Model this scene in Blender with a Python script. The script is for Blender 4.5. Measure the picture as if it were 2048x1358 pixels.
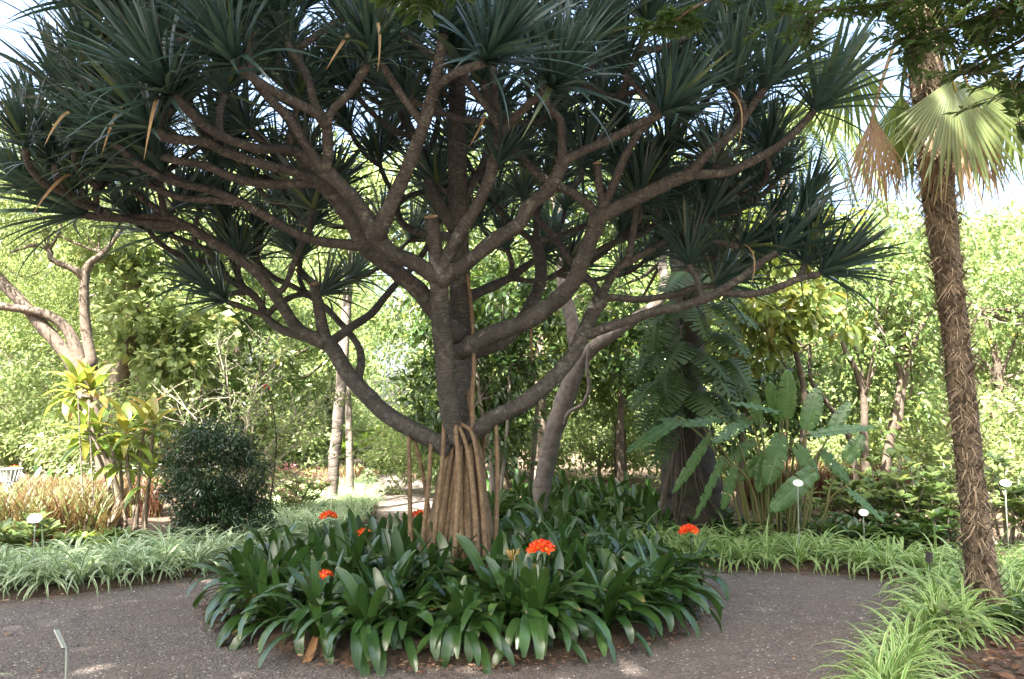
import bpy, math, random
import numpy as np
from mathutils import Vector, Matrix

# ------------------------------------------------------------------ camera, sky, sun, exposure
for o in list(bpy.data.objects):
    bpy.data.objects.remove(o)
scene = bpy.context.scene
COL = scene.collection
FOC, CAMZ = 1555.0, 1.6
PITCH = math.atan(161 / FOC)
cam_d = bpy.data.cameras.new('camera')
cam = bpy.data.objects.new('camera', cam_d)
COL.objects.link(cam)
cam.location = (0, 0, CAMZ)
cam.rotation_euler = (math.pi / 2 + PITCH, 0, 0)
cam_d.sensor_width = 36
cam_d.lens = 36 * FOC / 2048
cam_d.clip_end = 600
scene.camera = cam

SUN_DIR = Vector((-0.34, -0.58, 1.0)).normalized()      # towards the sun
SUN_EL = math.asin(SUN_DIR.z)
SUN_AZ = math.atan2(SUN_DIR.x, SUN_DIR.y)
world = bpy.data.worlds.new('World')
scene.world = world
world.use_nodes = True
wn = world.node_tree
wn.nodes.clear()
sky = wn.nodes.new('ShaderNodeTexSky')
sky.sky_type = 'NISHITA'
sky.sun_disc = False
sky.sun_elevation = SUN_EL
sky.sun_rotation = SUN_AZ
sky.air_density = 1.0
sky.dust_density = 6.0
bg = wn.nodes.new('ShaderNodeBackground')
bg.inputs['Strength'].default_value = 0.085
wo = wn.nodes.new('ShaderNodeOutputWorld')
wn.links.new(sky.outputs[0], bg.inputs[0])
wn.links.new(bg.outputs[0], wo.inputs[0])
sun_d = bpy.data.lights.new('sun', 'SUN')
sun_d.energy = 5.0
sun_d.angle = math.radians(0.6)
sun_d.color = (1.0, 0.94, 0.82)
sun = bpy.data.objects.new('sun', sun_d)
COL.objects.link(sun)
sun.rotation_euler = SUN_DIR.to_track_quat('Z', 'Y').to_euler()
vs = scene.view_settings
vs.view_transform = 'Standard'
vs.look = 'None'
vs.exposure = 3.45
vs.gamma = 1.0
vs.use_curve_mapping = False
scene.render.engine = 'CYCLES'
cy = scene.cycles
cy.max_bounces = 8
cy.diffuse_bounces = 4
cy.glossy_bounces = 3
cy.transmission_bounces = 6

# ------------------------------------------------------------------ helpers
rng = np.random.default_rng(11)
random.seed(5)
CP, SP = math.cos(PITCH), math.sin(PITCH)
UP = Vector((0, 0, 1))

def at(px, py, Y):
    """the world point at distance Y in front of the camera that the photo shows at (px, py)"""
    u, v = (px - 1024) / FOC, (679 - py) / FOC
    s = Y / (CP - v * SP)
    return Vector((u * s, Y, CAMZ + (SP + v * CP) * s))

def gnd(px, py, z=0.0):
    u, v = (px - 1024) / FOC, (679 - py) / FOC
    s = (z - CAMZ) / (SP + v * CP)
    return Vector((u * s, (CP - v * SP) * s, z))

def nrm(a):
    return a / np.maximum(np.linalg.norm(a, axis=-1, keepdims=True), 1e-9)

class Geo:
    def __init__(s):
        s.V, s.F, s.U, s.n = [], {3: [], 4: []}, [], 0
    def add(s, V, F, U=None):
        V = np.asarray(V, float)
        s.V.append(V)
        s.U.append(np.zeros((len(V), 2)) if U is None else np.asarray(U, float))
        for f in (F if isinstance(F, list) else [F]):
            f = np.asarray(f, int)
            if len(f):
                s.F[f.shape[1]].append(f + s.n)
        s.n += len(V)
        return s
    def mesh(s, name, mat=None, smooth=True):
        V = np.concatenate(s.V)
        U = np.concatenate(s.U)
        fs = [np.concatenate(s.F[k]) for k in (3, 4) if s.F[k]]
        loops = np.concatenate([f.ravel() for f in fs])
        starts, p = [], 0
        for f in fs:
            starts.append(p + np.arange(len(f)) * f.shape[1])
            p += f.size
        starts = np.concatenate(starts)
        me = bpy.data.meshes.new(name)
        me.vertices.add(len(V))
        me.vertices.foreach_set('co', V.astype(np.float32).ravel())
        me.loops.add(len(loops))
        me.loops.foreach_set('vertex_index', loops.astype(np.int32))
        me.polygons.add(len(starts))
        me.polygons.foreach_set('loop_start', starts.astype(np.int32))
        me.update(calc_edges=True)
        uv = me.uv_layers.new(name='UVMap')
        uv.data.foreach_set('uv', U[loops].astype(np.float32).ravel())
        me.polygons.foreach_set('use_smooth', np.full(len(starts), smooth))
        if mat:
            me.materials.append(mat)
        me.validate()
        return me

def link(name, data, parent=None, loc=None, rot=None, scale=None):
    o = bpy.data.objects.new(name, data)
    COL.objects.link(o)
    if parent is not None:
        o.parent = parent
    if loc is not None:
        o.location = loc
    if rot is not None:
        o.rotation_euler = rot
    if scale is not None:
        o.scale = (scale,) * 3 if isinstance(scale, (int, float)) else scale
    return o

def tag(o, label=None, cat=None, group=None, kind=None):
    if label: o['label'] = label
    if cat: o['category'] = cat
    if group: o['group'] = group
    if kind: o['kind'] = kind
    return o

def thing(name, label, cat, loc=(0, 0, 0), rot=None, scale=None, group=None):
    return tag(link(name, None, None, loc, rot, scale), label, cat, group)

def stuff(o):
    o['kind'] = 'stuff'
    return o

def copy_tree(o, parent=None):
    c = o.copy()
    COL.objects.link(c)
    c.parent = parent
    for ch in CHILDREN.get(o.name, ()):
        copy_tree(ch, c)
    return c
CHILDREN = {}
def remember(o):
    CHILDREN.clear()
    for x in bpy.data.objects:
        if x.parent:
            CHILDREN.setdefault(x.parent.name, []).append(x)

def crom(pts, sub=5):
    P = np.array([tuple(p) for p in pts], float)
    if len(P) < 3 or sub < 2:
        return P
    Q = np.vstack([2 * P[0] - P[1], P, 2 * P[-1] - P[-2]])
    out = []
    for i in range(1, len(Q) - 2):
        for k in range(sub):
            t = k / sub
            a, b, c, d = Q[i - 1], Q[i], Q[i + 1], Q[i + 2]
            out.append(.5 * (2 * b + (c - a) * t + (2 * a - 5 * b + 4 * c - d) * t * t + (3 * b - a - 3 * c + d) * t ** 3))
    out.append(Q[-2])
    return np.array(out)

def resample_r(r, n):
    r = np.atleast_1d(np.asarray(r, float))
    return np.interp(np.linspace(0, 1, n), np.linspace(0, 1, len(r)), r) if len(r) > 1 else np.full(n, r[0])

def tube(geo, pts, r, sides=8, sub=5, cap=True, wob=0.0, seed=0):
    P = crom(pts, sub)
    n = len(P)
    R = resample_r(r, n)
    T = nrm(np.gradient(P, axis=0))
    ref = np.array([1., 0, 0]) if abs(T[0][0]) < .8 else np.array([0, 1., 0])
    N = np.zeros_like(P)
    u = ref - T[0] * ref.dot(T[0])
    for i in range(n):
        u = u - T[i] * u.dot(T[i])
        u = u / max(np.linalg.norm(u), 1e-9)
        N[i] = u
    B = np.cross(T, N)
    a = np.linspace(0, 2 * math.pi, sides, endpoint=False)
    rr = np.repeat(R[:, None], sides, 1)
    if wob:
        g = np.random.default_rng(seed + 1)
        rr = rr * (1 + wob * (g.random((n, sides)) - .5) + wob * (g.random((n, 1)) - .5))
    V = P[:, None] + rr[..., None] * (np.cos(a)[None, :, None] * N[:, None] + np.sin(a)[None, :, None] * B[:, None])
    L = np.concatenate([[0], np.cumsum(np.linalg.norm(np.diff(P, axis=0), axis=1))])
    U = np.stack([np.repeat((np.abs(a - math.pi) / math.pi)[None], n, 0), np.repeat(L[:, None], sides, 1)], -1)
    V, U = V.reshape(-1, 3), U.reshape(-1, 2)
    i, j = np.meshgrid(np.arange(n - 1), np.arange(sides), indexing='ij')
    j2 = (j + 1) % sides
    F = np.stack([i * sides + j, i * sides + j2, (i + 1) * sides + j2, (i + 1) * sides + j], -1).reshape(-1, 4)
    Fs = [F]
    if cap:
        k = len(V)
        V = np.vstack([V, P[:1] - T[0] * R[0] * .15, P[-1:] + T[-1] * R[-1] * .25])
        U = np.vstack([U, [[.5, 0]], [[.5, L[-1]]]])
        jj = np.arange(sides); j3 = (jj + 1) % sides
        Fs.append(np.stack([j3, jj, np.full(sides, k)], -1))
        b = (n - 1) * sides
        Fs.append(np.stack([b + jj, b + j3, np.full(sides, k + 1)], -1))
    geo.add(V, Fs, U)
    return P

def tube_mesh(name, pts, r, mat, sides=8, sub=5, **k):
    g = Geo()
    tube(g, pts, r, sides, sub, **k)
    return g.mesh(name, mat)

def blade(L, W, a0, a1, n=8, prof=None, fold=.15, power=1.0, twist=0.0, side=0.0):
    """a leaf blade leaving the origin towards +Y; a0 and a1 are its first and last slopes in degrees"""
    t = np.linspace(0, 1, n + 1)
    a = np.radians(a0 + (a1 - a0) * t ** power)
    ds = L / n
    am = .5 * (a[1:] + a[:-1])
    y = np.concatenate([[0], np.cumsum(np.cos(am) * ds)])
    z = np.concatenate([[0], np.cumsum(np.sin(am) * ds)])
    w = W * .5 * (prof(t) if prof else np.sin(np.pi * np.clip(t * .9 + .1, 0, 1)))
    P = np.stack([side * t ** 2 * L, y, z], -1)
    nx = np.stack([np.zeros_like(a), -np.sin(a), np.cos(a)], -1)
    tw = twist * t
    sx = np.stack([np.cos(tw), np.zeros_like(tw), np.zeros_like(tw)], -1) + nx * np.sin(tw)[:, None]
    V = np.concatenate([P - sx * w[:, None] + nx * (fold * w)[:, None], P, P + sx * w[:, None] + nx * (fold * w)[:, None]])
    U = np.concatenate([np.stack([np.full(n + 1, q), t], -1) for q in (0, .5, 1)])
    i = np.arange(n)
    m = n + 1
    F = np.concatenate([np.stack([i, m + i, m + i + 1, i + 1], -1), np.stack([m + i, 2 * m + i, 2 * m + i + 1, m + i + 1], -1)])
    return V, F, U

def rotz(V, a):
    c, s = math.cos(a), math.sin(a)
    return V @ np.array([[c, s, 0], [-s, c, 0], [0, 0, 1]])

def frames(fwd, up):
    f = nrm(fwd)
    x = nrm(np.cross(f, up))
    z = np.cross(x, f)
    return np.stack([x, f, z], -1)

def scatter(geo, tpl, pos, R, s):
    tV, tF, tU = tpl
    n, k = len(pos), len(tV)
    s = np.asarray(s, float)
    s = s[:, None, None] if s.ndim == 1 else s[:, None, :]
    V = np.einsum('nij,nkj->nki', R, tV[None] * s) + pos[:, None]
    for f in (tF if isinstance(tF, list) else [tF]):
        pass
    Fs = [((f[None] + (np.arange(n) * k)[:, None, None]).reshape(-1, f.shape[1])) for f in (tF if isinstance(tF, list) else [tF])]
    geo.add(V.reshape(-1, 3), Fs, np.tile(tU, (n, 1)))

def leaf2(w=.45, cup=.07):
    V = np.array([[0, 0, 0], [w / 2, .45, cup], [0, 1, -.06], [-w / 2, .45, cup]])
    return V, np.array([[0, 1, 2], [0, 2, 3]]), np.array([[.5, 0], [1, .5], [.5, 1], [0, .5]])

def leaf8(w=.45, cup=.06, droop=.12):
    V = np.array([[0, 0, 0], [w * .36, .25, cup], [w * .5, .52, cup], [w * .32, .8, cup - droop * .6], [0, 1, -droop],
                  [-w * .32, .8, cup - droop * .6], [-w * .5, .52, cup], [-w * .36, .25, cup], [0, .3, 0], [0, .6, -.02], [0, .82, -droop * .5]])
    F3 = np.array([[0, 1, 8], [0, 8, 7], [3, 4, 10], [10, 4, 5]])
    F4 = np.array([[1, 2, 9, 8], [8, 9, 6, 7], [2, 3, 10, 9], [9, 10, 5, 6]])
    U = np.stack([V[:, 0] / w + .5, V[:, 1]], -1)
    return V, [F3, F4], U

def rand_dirs(g, n):
    return nrm(g.normal(size=(n, 3)))

# ------------------------------------------------------------------ materials
def new_mat(name):
    m = bpy.data.materials.new(name)
    m.use_nodes = True
    nt = m.node_tree
    nt.nodes.clear()
    return m, nt

def N(nt, kind, **inp):
    n = nt.nodes.new(kind)
    for k, v in inp.items():
        if k.startswith('_'):
            setattr(n, k[1:], v)
        else:
            n.inputs[k.replace('_', ' ')].default_value = v
    return n

def mixc(nt, fac, a, b, blend='MIX'):
    n = nt.nodes.new('ShaderNodeMix')
    n.data_type = 'RGBA'
    n.blend_type = blend
    for sock, v in ((n.inputs[0], fac), (n.inputs[6], a), (n.inputs[7], b)):
        if hasattr(v, 'links'):
            nt.links.new(v, sock)
        elif isinstance(v, (int, float)):
            sock.default_value = v
        else:
            sock.default_value = (*v, 1) if len(v) == 3 else v
    return n.outputs[2]

def math_(nt, op, a, b=None, clamp=False):
    n = nt.nodes.new('ShaderNodeMath')
    n.operation = op
    n.use_clamp = clamp
    for i, v in enumerate((a, b)):
        if v is None: continue
        if hasattr(v, 'links'): nt.links.new(v, n.inputs[i])
        else: n.inputs[i].default_value = v
    return n.outputs[0]

def maprange(nt, v, a, b, c=0., d=1.):
    n = nt.nodes.new('ShaderNodeMapRange')
    nt.links.new(v, n.inputs[0])
    for i, x in enumerate((a, b, c, d)):
        n.inputs[i + 1].default_value = x
    return n.outputs[0]

def leaf_mat(name, c1, c2, trans, tf=.35, rough=.45, spec=.5, c3=None, c3p=.1, tip=None, tip0=.8, edge=None, edge0=.3,
             rib=None, stripes=0, patch=0.):
    m, nt = new_mat(name)
    L = nt.links.new
    geo = N(nt, 'ShaderNodeNewGeometry')
    oi = N(nt, 'ShaderNodeObjectInfo')
    rnd = math_(nt, 'FRACT', math_(nt, 'ADD', geo.outputs['Random Per Island'], oi.outputs['Random']))
    col = mixc(nt, rnd, c1, c2)
    if c3:
        col = mixc(nt, maprange(nt, math_(nt, 'FRACT', math_(nt, 'MULTIPLY', rnd, 7.31)), 1 - c3p, 1 - c3p * .6), col, c3)
    uv = N(nt, 'ShaderNodeTexCoord')
    sep = N(nt, 'ShaderNodeSeparateXYZ')
    L(uv.outputs['UV'], sep.inputs[0])
    off = math_(nt, 'ABSOLUTE', math_(nt, 'SUBTRACT', sep.outputs[0], .5))
    noi = N(nt, 'ShaderNodeTexNoise', Scale=9.0, Detail=2.0)
    L(uv.outputs['Object'], noi.inputs['Vector'])
    if patch:
        col = mixc(nt, maprange(nt, noi.outputs[0], .35, .75, 0, patch), col, tuple(x * .45 for x in c1))
    if edge:
        col = mixc(nt, maprange(nt, off, edge0, edge0 + .07), col, edge)
    if rib:
        col = mixc(nt, maprange(nt, off, .035, .015), col, rib)
    if stripes:
        w = math_(nt, 'SINE', math_(nt, 'MULTIPLY', sep.outputs[0], stripes))
        col = mixc(nt, maprange(nt, w, -.3, 1, 0, .35), col, tuple(x * .5 for x in c1))
    if tip:
        e = math_(nt, 'ADD', sep.outputs[1], math_(nt, 'MULTIPLY', math_(nt, 'SUBTRACT', rnd, .5), .35))
        col = mixc(nt, maprange(nt, e, tip0, tip0 + .12), col, tip)
    p = N(nt, 'ShaderNodeBsdfPrincipled', Roughness=rough)
    p.inputs['Specular IOR Level'].default_value = spec
    L(col, p.inputs['Base Color'])
    t = N(nt, 'ShaderNodeBsdfTranslucent')
    L(mixc(nt, .6, col, trans), t.inputs[0])
    mx = N(nt, 'ShaderNodeMixShader', Fac=tf)
    L(p.outputs[0], mx.inputs[1])
    L(t.outputs[0], mx.inputs[2])
    out = N(nt, 'ShaderNodeOutputMaterial')
    L(mx.outputs[0], out.inputs[0])
    return m

def bark_mat(name, c1, c2, ring=0., scale=14., bump=.6, rough=.85, moss=None, mossp=.0, ringcol=.55, lichen=None):
    m, nt = new_mat(name)
    L = nt.links.new
    tc = N(nt, 'ShaderNodeTexCoord')
    n1 = N(nt, 'ShaderNodeTexNoise', Scale=scale, Detail=5.0, Roughness=.65)
    L(tc.outputs['Object'], n1.inputs['Vector'])
    n2 = N(nt, 'ShaderNodeTexNoise', Scale=scale * .22, Detail=3.0)
    L(tc.outputs['Object'], n2.inputs['Vector'])
    n3 = N(nt, 'ShaderNodeTexNoise', Scale=scale * 5, Detail=2.0)
    L(tc.outputs['Object'], n3.inputs['Vector'])
    col = mixc(nt, maprange(nt, n1.outputs[0], .32, .7), c1, c2)
    col = mixc(nt, maprange(nt, n2.outputs[0], .4, .7, 0, .6), col, tuple(x * .5 for x in c1))
    col = mixc(nt, maprange(nt, n3.outputs[0], .64, .72, 0, .5), col, tuple(min(1, x * 2.2) for x in c2))
    if moss:
        col = mixc(nt, maprange(nt, n2.outputs[0], .62 - mossp, .7 - mossp * .7, 0, .8), col, moss)
    if lichen:
        n4 = N(nt, 'ShaderNodeTexNoise', Scale=scale * .5, Detail=6.0, Roughness=.75)
        L(tc.outputs['Object'], n4.inputs['Vector'])
        col = mixc(nt, maprange(nt, n4.outputs[0], .54, .66, 0, .65), col, lichen)
    h = n1.outputs[0]
    if ring:
        sep = N(nt, 'ShaderNodeSeparateXYZ')
        L(tc.outputs['UV'], sep.inputs[0])
        ph = math_(nt, 'ADD', math_(nt, 'MULTIPLY', sep.outputs[1], ring), math_(nt, 'MULTIPLY', n2.outputs[0], 5.0))
        w = math_(nt, 'SINE', math_(nt, 'MULTIPLY', ph, 6.283))
        wv = maprange(nt, w, .55, 1.0)
        col = mixc(nt, math_(nt, 'MULTIPLY', wv, ringcol), col, tuple(x * .35 for x in c1))
        h = math_(nt, 'SUBTRACT', h, math_(nt, 'MULTIPLY', wv, .5))
    b = N(nt, 'ShaderNodeBump', Strength=bump, Distance=.02)
    L(h, b.inputs['Height'])
    p = N(nt, 'ShaderNodeBsdfPrincipled', Roughness=rough)
    L(col, p.inputs['Base Color'])
    L(b.outputs[0], p.inputs['Normal'])
    out = N(nt, 'ShaderNodeOutputMaterial')
    L(p.outputs[0], out.inputs[0])
    return m

def plain(name, c, rough=.6, var=.25, scale=30., metal=0.):
    m, nt = new_mat(name)
    tc = N(nt, 'ShaderNodeTexCoord')
    n1 = N(nt, 'ShaderNodeTexNoise', Scale=scale, Detail=3.0)
    nt.links.new(tc.outputs['Object'], n1.inputs['Vector'])
    oi = N(nt, 'ShaderNodeObjectInfo')
    g = N(nt, 'ShaderNodeNewGeometry')
    r = math_(nt, 'FRACT', math_(nt, 'ADD', oi.outputs['Random'], g.outputs['Random Per Island']))
    f = math_(nt, 'MULTIPLY', math_(nt, 'ADD', maprange(nt, n1.outputs[0], .3, .7), r), .5)
    col = mixc(nt, f, tuple(x * (1 - var) for x in c), tuple(min(1, x * (1 + var)) for x in c))
    p = N(nt, 'ShaderNodeBsdfPrincipled', Roughness=rough, Metallic=metal)
    nt.links.new(col, p.inputs['Base Color'])
    out = N(nt, 'ShaderNodeOutputMaterial')
    nt.links.new(p.outputs[0], out.inputs[0])
    return m

def gravel_mat():
    m, nt = new_mat('gravel')
    L = nt.links.new
    tc = N(nt, 'ShaderNodeTexCoord')
    vo = N(nt, 'ShaderNodeTexVoronoi', Scale=75.0)
    L(tc.outputs['Object'], vo.inputs['Vector'])
    vb = N(nt, 'ShaderNodeTexVoronoi', Scale=36.0)
    L(tc.outputs['Object'], vb.inputs['Vector'])
    sp = N(nt, 'ShaderNodeSeparateColor')
    L(vo.outputs['Color'], sp.inputs[0])
    n1 = N(nt, 'ShaderNodeTexNoise', Scale=.9, Detail=4.0)
    L(tc.outputs['Object'], n1.inputs['Vector'])
    n2 = N(nt, 'ShaderNodeTexNoise', Scale=5.0, Detail=6.0, Roughness=.7)
    L(tc.outputs['Object'], n2.inputs['Vector'])
    col = mixc(nt, sp.outputs[0], (.058, .048, .045), (.185, .155, .140))
    col = mixc(nt, maprange(nt, n1.outputs[0], .4, .65, 0, .55), col, (.135, .096, .076))
    col = mixc(nt, maprange(nt, n2.outputs[0], .5, .72, 0, .7), col, (.055, .045, .040))
    col = mixc(nt, maprange(nt, sp.outputs[1], .985, .99), col, (.45, .42, .37))
    h = math_(nt, 'ADD', math_(nt, 'MULTIPLY', vo.outputs['Distance'], -1.0), math_(nt, 'MULTIPLY', vb.outputs['Distance'], -.8))
    h = math_(nt, 'ADD', h, n2.outputs[0])
    b = N(nt, 'ShaderNodeBump', Strength=.9, Distance=.012)
    L(h, b.inputs['Height'])
    p = N(nt, 'ShaderNodeBsdfPrincipled', Roughness=.9)
    L(col, p.inputs['Base Color'])
    L(b.outputs[0], p.inputs['Normal'])
    out = N(nt, 'ShaderNodeOutputMaterial')
    L(p.outputs[0], out.inputs[0])
    return m

def soil_mat():
    m, nt = new_mat('soil')
    L = nt.links.new
    tc = N(nt, 'ShaderNodeTexCoord')
    n1 = N(nt, 'ShaderNodeTexNoise', Scale=16.0, Detail=8.0, Roughness=.7)
    L(tc.outputs['Object'], n1.inputs['Vector'])
    n2 = N(nt, 'ShaderNodeTexNoise', Scale=1.3, Detail=4.0)
    L(tc.outputs['Object'], n2.inputs['Vector'])
    col = mixc(nt, maprange(nt, n1.outputs[0], .3, .7), (.035, .022, .016), (.12, .078, .05))
    col = mixc(nt, maprange(nt, n2.outputs[0], .4, .7, 0, .5), col, (.07, .05, .036))
    b = N(nt, 'ShaderNodeBump', Strength=1.0, Distance=.03)
    L(n1.outputs[0], b.inputs['Height'])
    p = N(nt, 'ShaderNodeBsdfPrincipled', Roughness=.95)
    L(col, p.inputs['Base Color'])
    L(b.outputs[0], p.inputs['Normal'])
    out = N(nt, 'ShaderNodeOutputMaterial')
    L(p.outputs[0], out.inputs[0])
    return m

M = {}
M['gravel'] = gravel_mat()
M['soil'] = soil_mat()
M['pandan_leaf'] = leaf_mat('pandan_leaf', (.019, .044, .046), (.048, .090, .082), (.16, .24, .10), tf=.18, rough=.30, spec=.6,
                            c3=(.10, .13, .05), c3p=.08, tip=(.16, .12, .06), tip0=1.02, stripes=26)
M['pandan_dead'] = leaf_mat('pandan_dead', (.30, .19, .10), (.42, .30, .17), (.5, .3, .12), tf=.25, rough=.7)
M['pandan_bark'] = bark_mat('pandan_bark', (.040, .035, .033), (.092, .081, .073), ring=34., scale=22., bump=.6, ringcol=.25, lichen=(.17, .16, .135))
M['pandan_cut'] = plain('pandan_cut', (.26, .17, .10), .9, .4, 60)
M['root_bark'] = bark_mat('root_bark', (.135, .086, .048), (.275, .185, .110), ring=0., scale=38., bump=1.0, lichen=(.25, .20, .15))
M['palm_bark'] = bark_mat('palm_bark', (.075, .052, .034), (.19, .140, .095), ring=9., scale=26., bump=1.0)
M['palm_fibre'] = plain('palm_fibre', (.23, .175, .12), .9, .6)
M['palm_leaf'] = leaf_mat('palm_leaf', (.095, .13, .05), (.145, .175, .06), (.30, .34, .08), tf=.35, rough=.45,
                          tip=(.34, .24, .12), tip0=.78)
M['palm_leaf_fresh'] = leaf_mat('palm_leaf_fresh', (.11, .16, .035), (.16, .21, .05), (.42, .48, .08), tf=.5, rough=.45,
                                tip=(.36, .28, .10), tip0=.93)
M['palm_dead'] = leaf_mat('palm_dead', (.25, .16, .10), (.38, .26, .16), (.45, .28, .12), tf=.25, rough=.8)
M['clivia'] = leaf_mat('clivia', (.021, .058, .015), (.052, .112, .025), (.17, .28, .04), tf=.16, rough=.28, spec=.6, patch=.35,
                       tip=(.26, .18, .08), tip0=1.08, stripes=18)
M['clivia_old'] = leaf_mat('clivia_old', (.28, .25, .05), (.36, .28, .07), (.5, .4, .08), tf=.25, rough=.4, tip=(.30, .16, .07), tip0=.7)
M['clivia_dry'] = leaf_mat('clivia_dry', (.26, .13, .06), (.38, .22, .11), (.4, .2, .08), tf=.2, rough=.8)
M['petal'] = leaf_mat('petal', (.80, .05, .010), (.88, .13, .016), (.9, .2, .02), tf=.35, rough=.5)
M['petal_throat'] = leaf_mat('petal_throat', (.85, .40, .05), (.9, .5, .08), (.9, .5, .1), tf=.3, rough=.5)
M['bud'] = leaf_mat('bud', (.20, .22, .07), (.40, .22, .06), (.6, .4, .1), tf=.2)
M['spider'] = leaf_mat('spider', (.090, .210, .032), (.140, .28, .050), (.32, .46, .09), tf=.32, rough=.5, edge=(.52, .60, .30), edge0=.28, tip=(.30, .22, .10), tip0=1.06)
M['spider_cool'] = leaf_mat('spider_cool', (.080, .20, .045), (.12, .26, .07), (.3, .44, .14), tf=.30, rough=.5, edge=(.64, .70, .50), edge0=.21, tip=(.30, .22, .10), tip0=1.06)
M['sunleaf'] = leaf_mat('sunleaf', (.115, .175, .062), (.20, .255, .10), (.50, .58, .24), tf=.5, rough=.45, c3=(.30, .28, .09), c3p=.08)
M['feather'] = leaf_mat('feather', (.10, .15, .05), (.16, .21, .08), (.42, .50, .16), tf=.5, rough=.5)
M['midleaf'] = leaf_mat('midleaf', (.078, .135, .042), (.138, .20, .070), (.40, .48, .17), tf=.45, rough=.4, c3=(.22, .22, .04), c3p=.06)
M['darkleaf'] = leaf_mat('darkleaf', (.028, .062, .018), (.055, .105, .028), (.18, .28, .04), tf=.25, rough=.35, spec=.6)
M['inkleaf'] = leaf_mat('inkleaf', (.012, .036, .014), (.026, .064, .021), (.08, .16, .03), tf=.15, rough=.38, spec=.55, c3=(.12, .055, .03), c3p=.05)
M['maglea'] = leaf_mat('magnolia_leaf', (.07, .12, .025), (.14, .17, .04), (.36, .40, .07), tf=.38, rough=.3, spec=.6, c3=(.22, .16, .05), c3p=.10)
M['redleaf'] = leaf_mat('redleaf', (.085, .022, .020), (.10, .06, .03), (.22, .09, .05), tf=.3, rough=.5, c3=(.16, .20, .05), c3p=.3)
M['redgrass'] = leaf_mat('redgrass', (.085, .032, .020), (.085, .085, .028), (.22, .13, .05), tf=.35, rough=.5, c3=(.10, .15, .04), c3p=.4)
M['pinkflower'] = leaf_mat('pinkflower', (.60, .24, .27), (.70, .36, .36), (.8, .4, .4), tf=.4)
M['whiteflower'] = leaf_mat('whiteflower', (.75, .72, .66), (.85, .82, .78), (.8, .8, .7), tf=.3)
M['redflower'] = leaf_mat('redflower', (.40, .03, .035), (.50, .06, .05), (.6, .1, .08), tf=.3)
M['ti_leaf'] = leaf_mat('ti_leaf', (.07, .14, .025), (.13, .20, .035), (.36, .44, .06), tf=.4, rough=.35, edge=(.42, .38, .08), edge0=.43, rib=(.2, .26, .08))
M['ti_yellow'] = leaf_mat('ti_yellow', (.18, .20, .035), (.30, .26, .05), (.46, .40, .08), tf=.4, rough=.4, tip=(.40, .22, .10), tip0=.75, rib=(.4, .4, .12))
M['banana'] = leaf_mat('banana', (.060, .135, .055), (.085, .17, .06), (.30, .46, .06), tf=.38, rough=.36, rib=(.22, .30, .14), stripes=0)
M['banana_stalk'] = leaf_mat('banana_stalk', (.10, .125, .04), (.165, .145, .06), (.25, .25, .08), tf=.1, rough=.5)
M['monstera'] = leaf_mat('monstera', (.020, .046, .011), (.040, .078, .018), (.14, .24, .03), tf=.14, rough=.55, spec=.3, rib=(.05, .10, .04))
M['fern'] = leaf_mat('fern', (.12, .20, .03), (.18, .26, .05), (.42, .54, .08), tf=.45, rough=.5)
M['bark_pale'] = bark_mat('bark_pale', (.135, .105, .080), (.235, .19, .145), scale=10., bump=.5)
M['bark_grey'] = bark_mat('bark_grey', (.115, .095, .080), (.20, .17, .145), ring=5., scale=12., bump=.5, ringcol=.25)
M['bark_brown'] = bark_mat('bark_brown', (.058, .043, .033), (.125, .095, .070), scale=14., bump=.8)
M['bark_dark'] = bark_mat('bark_dark', (.022, .017, .013), (.055, .042, .030), scale=12., bump=1.0, moss=(.04, .05, .02), mossp=.08)
M['twig'] = bark_mat('twig', (.22, .19, .155), (.34, .30, .25), scale=30., bump=.3)
M['white_paint'] = plain('white_paint', (.78, .77, .70), .5, .06)
M['planter_grey'] = plain('planter_grey', (.30, .31, .31), .6, .1)
M['metal_post'] = plain('metal_post', (.30, .33, .30), .5, .15, metal=.3)
M['ink'] = plain('ink', (.22, .26, .20), .7, .1)
M['dark_metal'] = plain('dark_metal', (.06, .05, .05), .6, .2)
M['stone'] = plain('stone', (.13, .115, .105), .9, .6)
M['pale_stone'] = plain('pale_stone', (.55, .52, .46), .9, .3)
M['litter'] = leaf_mat('litter', (.06, .028, .018), (.17, .09, .055), (.2, .1, .05), tf=.1, rough=.8, c3=(.32, .22, .15), c3p=.12)
M['orange_petal'] = leaf_mat('orange_petal', (.62, .12, .03), (.72, .2, .05), (.8, .2, .05), tf=.25)

# ------------------------------------------------------------------ ground, path and planting beds
def sheet(name, outline, z, mat, kind='structure'):
    import bmesh
    bm = bmesh.new()
    vs_ = [bm.verts.new((p[0], p[1], z)) for p in outline]
    f = bm.faces.new(vs_)
    bmesh.ops.triangulate(bm, faces=[f])
    me = bpy.data.meshes.new(name)
    bm.to_mesh(me); bm.free()
    me.materials.append(mat)
    return tag(link(name, me), kind=kind)

sheet('ground', [(-300, -60), (300, -60), (300, 400), (-300, 400)], -.03, M['soil'])
path_o = sheet('gravel_path', [(-11, -6), (8, -6), (8, 13.5), (0, 13.5), (-1.0, 17), (-3, 26), (-5.4, 26), (-3.2, 17), (-2.6, 13.5), (-11, 13.5)], 0.0, M['gravel'])

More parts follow.
